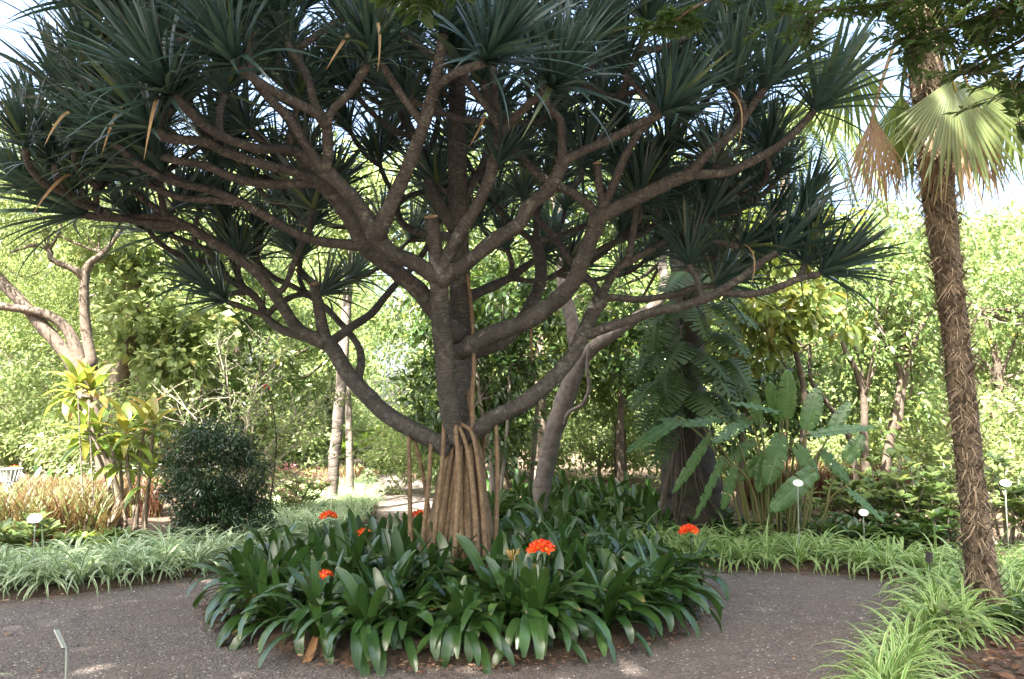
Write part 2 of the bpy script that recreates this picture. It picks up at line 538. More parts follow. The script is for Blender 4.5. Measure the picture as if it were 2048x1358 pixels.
def bed(name, outline, h, open_=False, label=None):
    """a low mound of soil: an outer edge just under the gravel, an inset shoulder and a filled top"""
    import bmesh
    P = crom(list(outline) + [outline[0]], 6)[:-1, :2]
    n = len(P)
    T = nrm(np.roll(P, -1, 0) - np.roll(P, 1, 0))
    area = .5 * np.sum(P[:, 0] * np.roll(P[:, 1], -1) - np.roll(P[:, 0], -1) * P[:, 1])
    Nn = np.stack([-T[:, 1], T[:, 0]], -1) * (1 if area > 0 else -1)
    g = np.random.default_rng(n)
    jit = (g.random((n, 1)) - .5) * .05
    bm = bmesh.new()
    rings = []
    for off, z in ((0, -.02), (.10, h * .55), (.28, h)):
        q = P + Nn * (off + jit)
        rings.append([bm.verts.new((a, b, z + (g.random() - .5) * .012)) for a, b in q])
    for a, b in zip(rings, rings[1:]):
        for i in range(n):
            bm.faces.new((a[i], a[(i + 1) % n], b[(i + 1) % n], b[i]))
    f = bm.faces.new(rings[-1])
    bmesh.ops.triangulate(bm, faces=[f])
    bmesh.ops.recalc_face_normals(bm, faces=bm.faces)
    me = bpy.data.meshes.new(name)
    bm.to_mesh(me); bm.free()
    me.materials.append(M['soil'])
    return tag(link(name, me), kind='structure')

CX, CY = -.46, 7.18
bed('round_bed', [(CX + r * math.cos(a), CY + r * math.sin(a) * .96) for a, r in ((k * math.pi / 12, 2.04 + .06 * math.sin(k * 2.3)) for k in range(24))], .09)
L_EDGE = [(-9.5, 6.1), (-6.5, 6.62), (-4.6, 7.08), (-3.9, 7.5), (-3.3, 8.1), (-2.8, 9.2), (-2.4, 10.5), (-2.15, 11.8), (-2.2, 13), (-2.6, 15.5), (-3.5, 20), (-4.85, 25.8)]
bed('left_bed', L_EDGE + [(-10, 26), (-14, 25), (-14, 16), (-14, 8)], .07)
R_EDGE = [(1.5, 2.4), (1.75, 4.0), (2.02, 4.75), (2.36, 5.2), (2.9, 5.95), (3.4, 6.6), (3.68, 7.3), (3.75, 7.85), (3.5, 8.3), (2.9, 8.42), (2.35, 8.5), (1.85, 8.75), (1.4, 9.3), (.6, 10.0), (-.3, 10.7), (-.75, 11.6), (-.95, 13), (-1.35, 15.5), (-2.2, 20), (-3.4, 25.8)]
bed('right_bed', R_EDGE + [(4, 26), (14, 25), (14, 14), (14, 3), (6, 2.4)], .07)
bed('corner_bed', [(-7, 4.1), (-3.6, 4.42), (-2.75, 4.15), (-2.35, 3.2), (-2.3, 1), (-7, 1)], .06)

# ------------------------------------------------------------------ the screw pine (pandanus)
pan = thing('screw_pine', 'big screw pine with stilt roots and forking branches in the round bed', 'tree', (CX, CY, 0))
PB = Vector((CX, CY, 0))
TIPS = []          # (point, direction)
ALLPTS = []        # branch points for hanging twigs on
def pbranch(pts, r0, r1, ros=1.0, name='branch', sides=9, stub=False):
    P = [at(*p) if not isinstance(p, Vector) else p for p in pts]
    rr = np.linspace(r0, r1, 12) * (.85 if r0 > .065 else .70)
    rr[0] *= 1.22; rr[1] *= 1.08
    if not ros and not stub: rr[-1] *= 1.16; rr[-2] *= 1.05
    me = tube_mesh(name, [p - PB for p in P], rr, M['pandan_bark'], sides, 5, wob=.10, seed=len(ALLPTS))
    o = link(name, me, pan)
    Q = crom(P, 4)
    for q in Q:
        ALLPTS.append(Vector(q))
    if stub:
        me2 = Geo()
        d = (P[-1] - P[-2]).normalized()
        tube(me2, [P[-1] - PB + d * .004, P[-1] - PB + d * (r1 * .28)], [r1 * .96, r1 * .8], 9, 1)
        link('cut_end', me2.mesh('cut_end', M['pandan_cut']), o)
    elif ros:
        d = (P[-1] - Vector(Q[-4])).normalized()
        TIPS.append((P[-1], d, ros))
    return o

link('trunk', tube_mesh('trunk', [at(*p) - PB for p in ((934, 1190, 7.18), (930, 1000, 7.18), (922, 850, 7.2), (923, 713, 7.2), (920, 577, 7.2), (916, 457, 7.2), (915, 330, 7.2), (914, 205, 7.2), (910, 50, 7.2), (905, -120, 7.2), (900, -260, 7.2))],
     [.17, .16, .125, .108, .10, .095, .09, .085, .08, .07, .06], M['pandan_bark'], 12, 5, wob=.07), pan)
for p in ((915, 330, 7.2), (914, 205, 7.2), (910, 50, 7.2), (905, -120, 7.2)):
    ALLPTS.append(at(*p))

BR = [
 # points, first radius, last radius, rosette scale (0: none, -1: cut stub)
 ([(914, 880, 7.06), (905, 843, 6.98), (894, 782, 6.88), (889, 713, 6.8), (882, 645, 6.72), (878, 577, 6.62), (876, 549, 6.58)], .108, .098, 0),
 ([(876, 556, 6.58), (872, 508, 6.52), (862, 436, 6.42)], .085, .07, -1),
 ([(877, 556, 6.58), (828, 525, 6.4), (783, 505, 6.25), (749, 468, 6.1)], .085, .075, 0),
 ([(753, 472, 6.1), (797, 376, 5.9), (825, 310, 5.75), (845, 256, 5.65), (869, 171, 5.5), (886, 68, 5.35)], .07, .048, 1),
 ([(847, 250, 5.65), (804, 191, 5.5), (759, 120, 5.35)], .045, .042, 1),
 ([(868, 176, 5.51), (910, 147, 5.3), (968, 126, 5.1)], .045, .042, 1.05),
 ([(752, 472, 6.1), (718, 410, 5.98), (684, 372, 5.88), (650, 338, 5.78)], .07, .062, 0),
 ([(652, 342, 5.78), (656, 290, 5.65), (653, 246, 5.55)], .06, .055, 0),
 ([(653, 250, 5.55), (625, 222, 5.4), (564, 191, 5.2), (513, 161, 5.05), (478, 133, 4.9)], .05, .042, 1),
 ([(653, 250, 5.55), (666, 219, 5.5), (700, 185, 5.42), (735, 130, 5.3)], .046, .042, 1),
 ([(651, 240, 5.52), (629, 205, 5.5), (615, 154, 5.5), (585, 100, 5.5)], .046, .042, 1),
 ([(652, 342, 5.78), (608, 284, 5.7), (581, 239, 5.6), (547, 205, 5.5), (513, 164, 5.45), (499, 120, 5.4), (495, 45, 5.3)], .055, .045, 1),
 ([(918, 672, 7.12), (869, 621, 6.95), (841, 584, 6.85), (800, 549, 6.75), (763, 519, 6.65), (729, 491, 6.55), (701, 437, 6.4), (677, 403, 6.3), (650, 369, 6.2)], .10, .075, 0),
 ([(654, 373, 6.2), (610, 352, 6.05), (581, 342, 5.95), (513, 325, 5.75), (444, 301, 5.55), (410, 284, 5.4), (342, 277, 5.2), (312, 262, 5.1)], .058, .045, 1.1),
 ([(648, 362, 6.18), (595, 304, 6.0), (513, 297, 5.7), (444, 273, 5.45), (403, 246, 5.25), (376, 219, 5.1), (345, 191, 4.9)], .055, .045, 1.1),
 ([(653, 371, 6.2), (615, 366, 6.15), (547, 369, 6.1), (478, 359, 6.0), (410, 331, 5.9), (350, 320, 5.8), (280, 300, 5.7)], .055, .043, 1),
 ([(728, 491, 6.55), (650, 484, 6.5), (600, 470, 6.45), (530, 431, 6.3), (478, 403, 6.2), (420, 379, 6.1), (376, 369, 6.0), (330, 345, 5.9)], .06, .043, 1),
 ([(480, 405, 6.2), (430, 400, 6.3), (360, 395, 6.35), (300, 370, 6.4)], .046, .04, 1),
 ([(900, 900, 7.1), (872, 884, 7.1), (821, 857, 7.12), (770, 826, 7.15), (725, 782, 7.2), (691, 741, 7.25), (667, 700, 7.3), (652, 683, 7.32)], .098, .085, 0),
 ([(653, 690, 7.32), (643, 645, 7.3), (636, 604, 7.28), (628, 570, 7.25)], .07, .055, -1),
 ([(654, 688, 7.32), (615, 676, 7.4), (564, 659, 7.55), (533, 635, 7.6), (519, 604, 7.65), (489, 577, 7.7), (455, 556, 7.75), (441, 532, 7.8), (427, 512, 7.8), (410, 498, 7.8), (376, 485, 7.8), (342, 471, 7.8)], .065, .042, .9),
 ([(530, 630, 7.6), (506, 622, 7.55), (478, 611, 7.5), (455, 604, 7.45)], .042, .038, .85),
 ([(533, 630, 7.6), (560, 607, 7.7), (595, 590, 7.8), (640, 590, 7.9)], .045, .038, .85),
 ([(489, 578, 7.7), (470, 540, 7.9), (458, 505, 8.0)], .042, .038, .85),
 ([(652, 688, 7.3), (598, 659, 7.25), (564, 611, 7.15), (533, 566, 7.05), (506, 539, 7.0), (461, 505, 6.95), (417, 478, 6.9), (376, 454, 6.85), (328, 437, 6.8), (239, 437, 6.7), (174, 431, 6.6)], .068, .043, 1),
 ([(380, 456, 6.85), (308, 414, 6.8), (253, 369, 6.7), (235, 348, 6.65)], .045, .04, 1),
 ([(533, 568, 7.05), (565, 580, 7.1), (595, 508, 7.2), (622, 455, 7.25)], .046, .04, .9),
 ([(330, 438, 6.8), (322, 390, 6.75), (318, 350, 6.7)], .042, .038, .95),
 ([(655, 690, 7.34), (701, 655, 7.5), (742, 628, 7.7), (770, 594, 7.9), (794, 566, 8.1), (821, 539, 8.2), (850, 500, 8.3), (880, 440, 8.4)], .062, .042, .95),
 ([(714, 770, 7.2), (722, 724, 7.4), (718, 696, 7.5), (701, 669, 7.6), (677, 642, 7.7), (650, 614, 7.8), (615, 590, 7.95), (581, 570, 8.1), (547, 555, 8.2), (510, 520, 8.3)], .055, .04, .9),
 ([(615, 591, 7.95), (600, 560, 8.1), (600, 520, 8.2)], .042, .038, .9),
 ([(922, 702, 7.14), (978, 672, 7.0), (1053, 642, 6.85), (1104, 607, 6.75), (1142, 570, 6.65), (1163, 525, 6.57), (1183, 474, 6.5), (1198, 430, 6.45)], .10, .08, 0),
 ([(1196, 434, 6.45), (1231, 417, 6.4), (1299, 383, 6.25), (1350, 360, 6.15), (1383, 346, 6.1)], .075, .06, 0),
 ([(1380, 348, 6.1), (1416, 307, 6.0), (1450, 280, 5.9), (1481, 249, 5.85), (1488, 222, 5.8), (1467, 180, 5.7)], .055, .042, 1),
 ([(1482, 246, 5.85), (1500, 218, 5.8), (1527, 178, 5.75)], .044, .04, 1),
 ([(1380, 348, 6.1), (1450, 345, 6.1), (1512, 318, 6.1), (1560, 290, 6.05), (1594, 260, 6.0), (1628, 222, 5.95)], .055, .042, 1),
 ([(1199, 433, 6.45), (1156, 393, 6.5), (1104, 366, 6.5), (1070, 342, 6.5), (1036, 308, 6.5), (1009, 267, 6.5), (985, 220, 6.5), (965, 165, 6.5)], .06, .042, 1),
 ([(1199, 430, 6.45), (1217, 393, 6.4), (1245, 325, 6.3), (1272, 273, 6.2), (1299, 243, 6.15), (1312, 220, 6.1)], .055, .042, 1),
 ([(1208, 412, 6.43), (1198, 369, 6.4), (1195, 328, 6.35)], .05, .046, -1),
 ([(925, 708, 7.2), (1002, 683, 7.4), (1040, 645, 7.55), (1070, 594, 7.7), (1082, 549, 7.8), (1077, 508, 7.9), (1070, 481, 7.95)], .085, .07, 0),
 ([(1071, 486, 7.95), (1026, 450, 8.1), (990, 410, 8.2)], .05, .042, .95),
 ([(1070, 484, 7.95), (1094, 478, 8.0), (1128, 467, 8.1), (1180, 447, 8.2), (1230, 420, 8.3)], .05, .042, .95),
 ([(1072, 490, 7.93), (1075, 430, 8.0), (1092, 380, 8.1)], .05, .042, .95),
 ([(922, 600, 7.25), (975, 577, 7.9), (1019, 556, 8.3), (1053, 532, 8.5), (1080, 515, 8.6)], .07, .042, .9),
 ([(1019, 557, 8.3), (1024, 530, 8.35), (1015, 500, 8.35)], .042, .038, .9),
 ([(1025, 555, 8.3), (1060, 562, 8.4), (1100, 555, 8.5), (1128, 538, 8.6)], .042, .038, .9),
 ([(930, 872, 7.08), (958, 857, 7.04), (992, 833, 7.0), (1043, 809, 7.0), (1094, 768, 7.0), (1135, 724, 7.0), (1163, 676, 7.0), (1183, 631, 7.0), (1200, 600, 7.0)], .095, .075, 0),
 ([(1200, 606, 7.0), (1190, 573, 7.05), (1166, 549, 7.15), (1139, 519, 7.3), (1115, 481, 7.4), (1084, 447, 7.5), (1050, 400, 7.6)], .055, .042, .95),
 ([(1200, 604, 7.0), (1213, 572, 6.95), (1231, 542, 6.9), (1252, 522, 6.9), (1262, 491, 6.9), (1269, 447, 6.9), (1275, 400, 6.85)], .06, .042, .95),
 ([(1250, 528, 6.9), (1299, 501, 7.0), (1350, 474, 7.1), (1405, 440, 7.2)], .05, .042, .95),
 ([(1345, 477, 7.09), (1420, 482, 7.0), (1478, 494, 6.9)], .042, .04, .95),
 ([(1150, 532, 7.25), (1197, 501, 7.4), (1240, 480, 7.5), (1280, 470, 7.6), (1320, 440, 7.7)], .046, .04, .95),
 ([(1202, 598, 7.0), (1231, 595, 7.0), (1282, 599, 7.05), (1350, 588, 7.1), (1382, 577, 7.15), (1427, 570, 7.2)], .05, .042, .95),
 ([(1166, 672, 7.0), (1214, 655, 6.95), (1265, 638, 6.9), (1316, 621, 6.85), (1350, 616, 6.85), (1410, 597, 6.8), (1450, 577, 6.75)], .065, .058, 0),
 ([(1446, 580, 6.75), (1491, 549, 6.7), (1526, 522, 6.65), (1553, 506, 6.65)], .052, .042, .95),
 ([(1440, 582, 6.77), (1464, 587, 6.75), (1512, 587, 6.7), (1560, 573, 6.65), (1601, 556, 6.6), (1640, 548, 6.55)], .05, .042, .95),
 ([(1596, 558, 6.61), (1604, 545, 6.62), (1608, 530, 6.65)], .042, .038, .85),
 ([(1406, 599, 6.8), (1395, 560, 6.9), (1378, 530, 6.95)], .044, .04, .9),
 ([(878, 560, 6.58), (920, 536, 6.5), (947, 515, 6.45), (992, 478, 6.35), (1036, 450, 6.25), (1060, 410, 6.2), (1094, 383, 6.15), (1122, 335, 6.05), (1125, 318, 6.0)], .08, .062, 0),
 ([(1125, 324, 6.0), (1123, 273, 5.95), (1120, 239, 5.9), (1094, 208, 5.8), (1082, 150, 5.7)], .05, .042, 1),
 ([(1123, 325, 6.0), (1163, 304, 5.95), (1231, 273, 5.8), (1282, 246, 5.7), (1322, 230, 5.6)], .052, .042, 1),
 ([(882, 550, 6.56), (896, 508, 6.5), (910, 484, 6.45), (927, 454, 6.4), (947, 424, 6.35), (978, 359, 6.25), (992, 290, 6.15), (1004, 263, 6.1)], .07, .058, 0),
 ([(1005, 268, 6.1), (978, 219, 5.95), (940, 171, 5.8), (925, 140, 5.7)], .048, .042, 1),
 ([(1004, 266, 6.1), (1000, 236, 6.1), (992, 205, 6.1), (988, 160, 6.1), (985, 100, 6.1)], .046, .042, 1),
 ([(1003, 268, 6.1), (1053, 212, 5.7), (1100, 176, 5.4)], .048, .042, 1.05),
 ([(912, 460, 7.15), (869, 393, 7.2), (852, 342, 7.3), (841, 301, 7.35), (814, 246, 7.4), (780, 191, 7.4), (735, 147, 7.4)], .07, .045, 1),
 ([(849, 325, 7.3), (870, 270, 7.5), (880, 220, 7.6)], .046, .04, 1),
 ([(918, 430, 7.2), (940, 376, 7.3), (968, 325, 7.4), (978, 273, 7.5), (985, 220, 7.6)], .065, .043, 1),
 ([(912, 475, 7.2), (870, 470, 7.6), (830, 462, 7.9), (800, 440, 8.0), (797, 405, 8.1), (830, 388, 8.2), (855, 383, 8.3)], .06, .042, .95),
]
for pts, r0, r1, ros in BR:
    pbranch(pts, r0, r1, max(ros, 0), stub=ros < 0, name='stub' if ros < 0 else 'branch')

# more heads of leaves, each on a curved twig from the nearest branch below it
EX = [(300, 120, 5.0), (405, 60, 5.1), (450, 190, 5.5), (560, 40, 5.4), (235, 290, 5.5), (680, 40, 5.6), (610, 300, 6.7), (1180, 80, 5.6), (1250, 150, 6.0),
      (1290, 50, 5.7), (1400, 60, 5.8), (1200, 200, 6.8), (1430, 330, 6.6), (1330, 310, 7.1), (1560, 350, 7.0), (800, 60, 5.8), (760, 330, 7.9), (700, 260, 7.6),
      (560, 330, 7.6), (450, 440, 7.9), (520, 470, 8.2), (700, 420, 8.6), (640, 420, 8.2), (760, 440, 8.9), (960, 450, 8.8), (1130, 420, 8.9), (1180, 330, 8.2),
      (1240, 470, 8.8), (1330, 400, 8.4), (1400, 500, 8.3), (1480, 420, 7.8), (1540, 440, 7.6), (1370, 240, 7.2), (1450, 120, 6.9), (1050, 330, 8.4),
      (880, 330, 9.0), (800, 300, 8.8), (640, 180, 7.4), (540, 150, 7.2), (420, 280, 7.0), (380, 180, 6.6), (250, 200, 6.2), (200, 360, 6.4), (150, 300, 6.0),
      (1010, 60, 6.6), (860, 150, 7.0), (1120, 20, 6.4), (330, 20, 5.6), (470, -40, 5.6), (640, -80, 6.0), (820, -90, 6.0), (1000, -80, 6.2), (1180, -80, 6.2),
      (1350, -50, 6.3), (1500, 0, 6.5), (700, 560, 9.6), (820, 480, 9.8), (980, 420, 9.9), (1100, 470, 9.8), (1240, 540, 9.2), (580, 500, 9.0), (240, 60, 5.6),
      (170, 200, 5.6), (1290, 520, 8.9), (1600, 420, 7.4), 
      (500, 260, 6.4), (600, 200, 6.3), (330, 250, 5.9), (440, 120, 5.7), (560, 120, 6.4), (720, 200, 6.9), (820, 200, 6.4), (760, 20, 6.4), (930, 60, 6.0), (1060, 250, 7.2), (1150, 160, 6.5), (1250, 260, 7.0),
      (1330, 140, 6.4), (1380, 180, 6.8), (1470, 250, 7.0), (1520, 300, 7.4), (1300, 350, 7.8), (1420, 400, 7.7), (1100, 300, 8.6), (930, 300, 8.4), (640, 340, 8.4), (480, 330, 7.8), (400, 420, 7.6), (300, 300, 6.5), (180, 130, 5.4), (560, 420, 9.0), (870, 410, 9.6), (1040, 380, 9.4), (1200, 420, 9.4), (1350, 470, 9.0), (1290, 430, 8.6), (1440, 540, 8.2), (270, 10, 5.1), (1230, 20, 6.3), (880, 0, 6.2), (610, 20, 6.4), (1050, 130, 7.0), (980, 170, 7.6), (700, 130, 7.2)]
EX += [(60, 380, 6.4), (140, 385, 6.4), (260, 430, 7.0), (350, 420, 7.3), (400, 560, 8.0), (300, 465, 7.2), (480, 520, 7.8), (110, 330, 5.8)]
frng = random.Random(21)
for k in range(95):
    px = frng.uniform(40, 1560)
    hi = float(np.interp(px, [0, 200, 450, 900, 1300, 1560, 1660], [360, 420, 440, 400, 430, 430, 380]))
    lo = float(np.interp(px, [0, 150, 300, 450, 1400, 1660], [280, 180, 20, -120, -120, 200]))
    py = lo + (hi - lo) * frng.random() ** 1.25
    EX.append((px, py, frng.uniform(6.0, 7.4) + (1.9 * frng.random() if 350 < px < 1450 else 0) if px > 350 else frng.uniform(5.4, 6.8)))
for k, (px, py, Y) in enumerate(EX):
    p = at(px, py, Y)
    best = min(ALLPTS, key=lambda q: (q - p).length + (2.0 if q.z > p.z - .15 else 0) + (.8 if (q - p).length < .3 else 0))
    out = (p - Vector((CX, CY, 2.2))).normalized()
    d = p - best
    mid1 = best + d * .35 + Vector((out.x, out.y, 0)) * .10 * d.length - UP * .08 * d.length
    mid2 = best + d * .72 + Vector((out.x, out.y, 0)) * .10 * d.length - UP * .05 * d.length
    L = d.length
    pbranch([best, mid1, mid2, p], min(.05, .036 + .008 * L), .036, random.uniform(.72, .95))

# a head of leaves: stiff long blades in a spiral, several patterns shared by all heads
def pandan_blade(L, W, a0, a1, tw, side):
    prof = lambda t: np.where(t < .08, .9 + t, np.clip(1.0 - ((t - .08) / .92) ** 1.7, .02, 1))
    return blade(L, W, a0, a1, 8, prof, .35, 1.6, tw, side)

def head_blades(g, n=38, L=.82):
    out = []
    for i in range(n):
        f = i / (n - 1)
        az = i * 2.399963 + g.normal() * .12
        tilt = 86 - 66 * f ** 1.25 + g.normal() * 5
        dr = (8 + 42 * f ** 2.2) * (.5 + .9 * g.random())
        if g.random() < .07: dr += 60
        l = L * (.72 + .35 * g.random()) * (1 - .25 * (1 - f) ** 3)
        V, F, U = pandan_blade(l, .049 * (.85 + .3 * g.random()), tilt, tilt - dr, g.normal() * .25, g.normal() * .05)
        V = V + np.array([0, .02, .10 * (1 - f)])
        out.append((rotz(V, az), F, U))
    return out

HEADS = []
for k in range(7):
    g_ = np.random.default_rng(100 + k)
    HEADS.append(head_blades(g_, 56 + (k % 4) * 5, .84 + .06 * (k % 3)))
HEAD_ME = []
for k, hb in enumerate(HEADS):
    G = Geo()
    for b_ in hb: G.add(*b_)
    HEAD_ME.append(G.mesh('leaf_head', M['pandan_leaf']))
LEAF_ME = {}
near = sorted(range(len(TIPS)), key=lambda i: (TIPS[i][0].y - (TIPS[i][2] or 0)))
visible_near = [i for i in near if TIPS[i][0].z < 1.6 + .53 * TIPS[i][0].y][:5]
for i, (p, d, s) in enumerate(TIPS):
    outw = Vector((p.x - CX, p.y - CY, 0))
    if outw.length > .01: outw.normalize()
    ax = (d * .7 + outw * .3 + UP * .6).normalized()
    q = ax.to_track_quat('Z', 'Y')
    roll = Matrix.Rotation(random.uniform(0, 6.28), 4, 'Z')
    m = Matrix.Translation(p - PB) @ q.to_matrix().to_4x4() @ roll
    k = i % 7
    sc = s * random.uniform(.70, 1.08)
    if i in visible_near:
        o = link('leaf_head', None, pan)
        o.matrix_local = m @ Matrix.Scale(sc, 4)
        for j, b_ in enumerate(HEADS[k]):
            if (k, j) not in LEAF_ME:
                LEAF_ME[(k, j)] = Geo().add(*b_).mesh('leaf', M['pandan_leaf'])
            link('leaf', LEAF_ME[(k, j)], o)
    else:
        o = link('leaf_head', HEAD_ME[k], pan)
        o.matrix_local = m @ Matrix.Scale(sc, 4)

# dead leaves hanging from the heads
for (px, py, Y, px2, py2) in ((316, 196, 4.9, 302, 345), (246, 212, 5.3, 216, 335), (745, 38, 5.2, 756, 172), (700, 70, 5.2, 655, 160), (1446, 180, 5.6, 1450, 335), (140, 225, 5.2, 100, 310), (140, 350, 6.0, 80, 445), (1488, 490, 6.7, 1484, 590), (968, 230, 5.9, 935, 310)):
    a, b = at(px, py, Y), at(px2, py2, Y - .05)
    L = (b - a).length
    V, F, U = blade(L * 1.12, .027, 62, -30, 9, lambda t: np.clip(1.0 - t ** 2.2, .05, 1), .6, 1.0, random.uniform(-.8, .8), .06)
    R = frames(np.array([tuple(b - a)]), np.array([[.4, -1, .2]]))[0]
    V = V @ R.T + np.array(tuple(a - PB))
    link('dead_leaf', Geo().add(V, F, U).mesh('dead_leaf', M['pandan_dead']), pan)

# stilt roots
g = np.random.default_rng(3)
roots = []
for k in range(44):
    a = k * 2 * math.pi / 44 + g.normal() * .10
    zt = 1.12 + .42 * g.random()
    rt = .075 + .02 * g.random()
    rb = .30 + .09 * g.random()
    a2 = a + g.normal() * .22
    pts = [(rt * math.cos(a), rt * math.sin(a), zt), (.17 * math.cos(a), .17 * math.sin(a), zt - .18), (.24 * math.cos((a + a2) / 2), .24 * math.sin((a + a2) / 2), .78), ((rb - .06) * math.cos(a2), (rb - .06) * math.sin(a2), .38), (rb * math.cos(a2), rb * math.sin(a2), -.03)]
    roots.append((pts, [.014, .020 + .006 * g.random(), .020 + .016 * g.random(), .024 + .010 * g.random(), .036]))
for pl in ([(818, 866, 7.1), (819, 950, 7.08), (822, 1120, 7.06), (822, 1180, 7.06)], [(828, 870, 7.15), (848, 960, 7.2), (866, 1100, 7.2), (868, 1180, 7.2)],
           [(862, 890, 7.05), (858, 960, 7.0), (846, 1080, 6.98), (838, 1180, 6.95)], [(992, 850, 7.0), (995, 950, 6.98), (992, 1060, 6.95), (990, 1180, 6.95)],
           [(968, 860, 7.15), (966, 950, 7.3), (972, 1100, 7.35), (975, 1180, 7.35)], [(938, 795, 7.1), (950, 880, 6.98), (968, 1000, 6.9), (985, 1180, 6.8)],
           [(918, 850, 6.95), (935, 900, 6.8), (948, 1000, 6.72), (960, 1180, 6.66)], [(922, 847, 6.96), (945, 870, 6.85), (962, 980, 6.75), (975, 1180, 6.7)],
           [(888, 850, 7.0), (884, 930, 6.85), (870, 1060, 6.75), (858, 1180, 6.72)], [(912, 860, 6.9), (918, 950, 6.75), (912, 1060, 6.66), (905, 1180, 6.62)]):
    q_ = [tuple(at(*p) - PB) for p in pl]
    q_.insert(0, (q_[0][0] * .96, q_[0][1] + .07, q_[0][2] + .12))
    roots.append((q_, [.008, .015 + .006 * g.random(), .018 + .007 * g.random(), .020 + .007 * g.random(), .028]))
for k in range(26):                                   # the tight outer cone that faces the camera side
    a = -math.pi / 2 + (k - 12.5) / 12.5 * 1.9 + g.normal() * .05
    zt = 1.02 + .45 * g.random()
    a2 = a + g.normal() * .16
    r0_, r1_ = .125 + .03 * g.random(), .37 + .07 * g.random()
    q_ = [(.07 * math.cos(a), .07 * math.sin(a), zt + .16), (r0_ * math.cos(a), r0_ * math.sin(a), zt)]
    for f in (.35, .7, 1.0):
        rr_ = r0_ + (r1_ - r0_) * f + g.normal() * .008
        aa = a + (a2 - a) * f
        q_.append((rr_ * math.cos(aa), rr_ * math.sin(aa), zt * (1 - f) - .03 * f))
    roots.append((q_, [.010, .016, .018 + .009 * g.random(), .020 + .009 * g.random(), .030]))
roots.append(([tuple(at(*p) - PB) for p in ((935, 548, 7.08), (943, 620, 7.06), (948, 720, 7.05), (944, 800, 7.03), (946, 860, 7.0))], [.014, .018, .018, .022, .026]))
roots.append(([tuple(at(*p) - PB) for p in ((1062, 655, 7.6), (1063, 690, 7.6), (1063, 725, 7.6))], [.014, .012, .006]))
for k, (pts, rr) in enumerate(roots):
    link('stilt_root', tube_mesh('stilt_root', pts, rr, M['root_bark'], 8, 5, wob=.07, seed=k), pan)

# ------------------------------------------------------------------ clivias
clivia_prof = lambda t: np.where(t < .55, .55 + .45 * np.sin(np.clip(t / .55, 0, 1) * math.pi / 2), np.sqrt(np.clip(1 - ((t - .55) / .46) ** 3.2, .01, 1)))
CL = {'erect': [], 'arch': [], 'droop': [], 'low': []}
for kind, (a0, a1, L) in {'erect': (84, 52, .44), 'arch': (72, -30, .52), 'droop': (60, -78, .54), 'low': (32, -72, .50)}.items():
    for k in range(4):
        g = np.random.default_rng(k + 50)
        b_ = blade(L * (.9 + .2 * g.random()), .066 * (.85 + .3 * g.random()), a0 + g.normal() * 5, a1 + g.normal() * 10, 10, clivia_prof, .22, 1.25, g.normal() * .35, g.normal() * .06)
        CL[kind].append(Geo().add(*b_).mesh('leaf', M['clivia']))
CL['old'] = []
for me in CL['droop'][:2] + CL['low'][:2]:
    c = me.copy(); c.materials.clear(); c.materials.append(M['clivia_old']); CL['old'].append(c)
CL['dry'] = []
for k in range(3):
    b_ = blade(.42, .05, 25 - 10 * k, -70, 9, clivia_prof, .9, .6, .9 - k, .1)
    CL['dry'].append(Geo().add(*b_).mesh('leaf', M['clivia_dry']))

def flower_meshes():
    res = []
    for k in range(2):
        pt, th = Geo(), Geo()
        for i in range(6):
            V, F, U = blade(.062, .026, 62, 8, 4, lambda t: np.sin(np.pi * np.clip(.18 + t * .8, 0, 1)) ** .7, .25, 1.0)
            pt.add(rotz(V, i * math.pi / 3), F, U)
            V, F, U = blade(.026, .013, 68, 45, 2, None, .2)
            th.add(rotz(V, i * math.pi / 3) + np.array([0, 0, .004]), F, U)
        res.append((pt.mesh('petals', M['petal']), th.mesh('throat', M['petal_throat'])))
    return res
FL = flower_meshes()
STALK = tube_mesh('stalk', [(0, 0, .05), (.01, 0, .25), (.02, 0, .46)], [.010, .009, .009], M['clivia'], 6, 3)
BUDS = Geo()
for k in range(9):
    a = k * 2.4
    tube(BUDS, [(.02 + .02 * math.cos(a), .02 * math.sin(a), .46), (.02 + .045 * math.cos(a), .045 * math.sin(a), .52 + .01 * (k % 3))], [.003, .006], 5, 1)
BUDS = BUDS.mesh('buds', M['bud'])

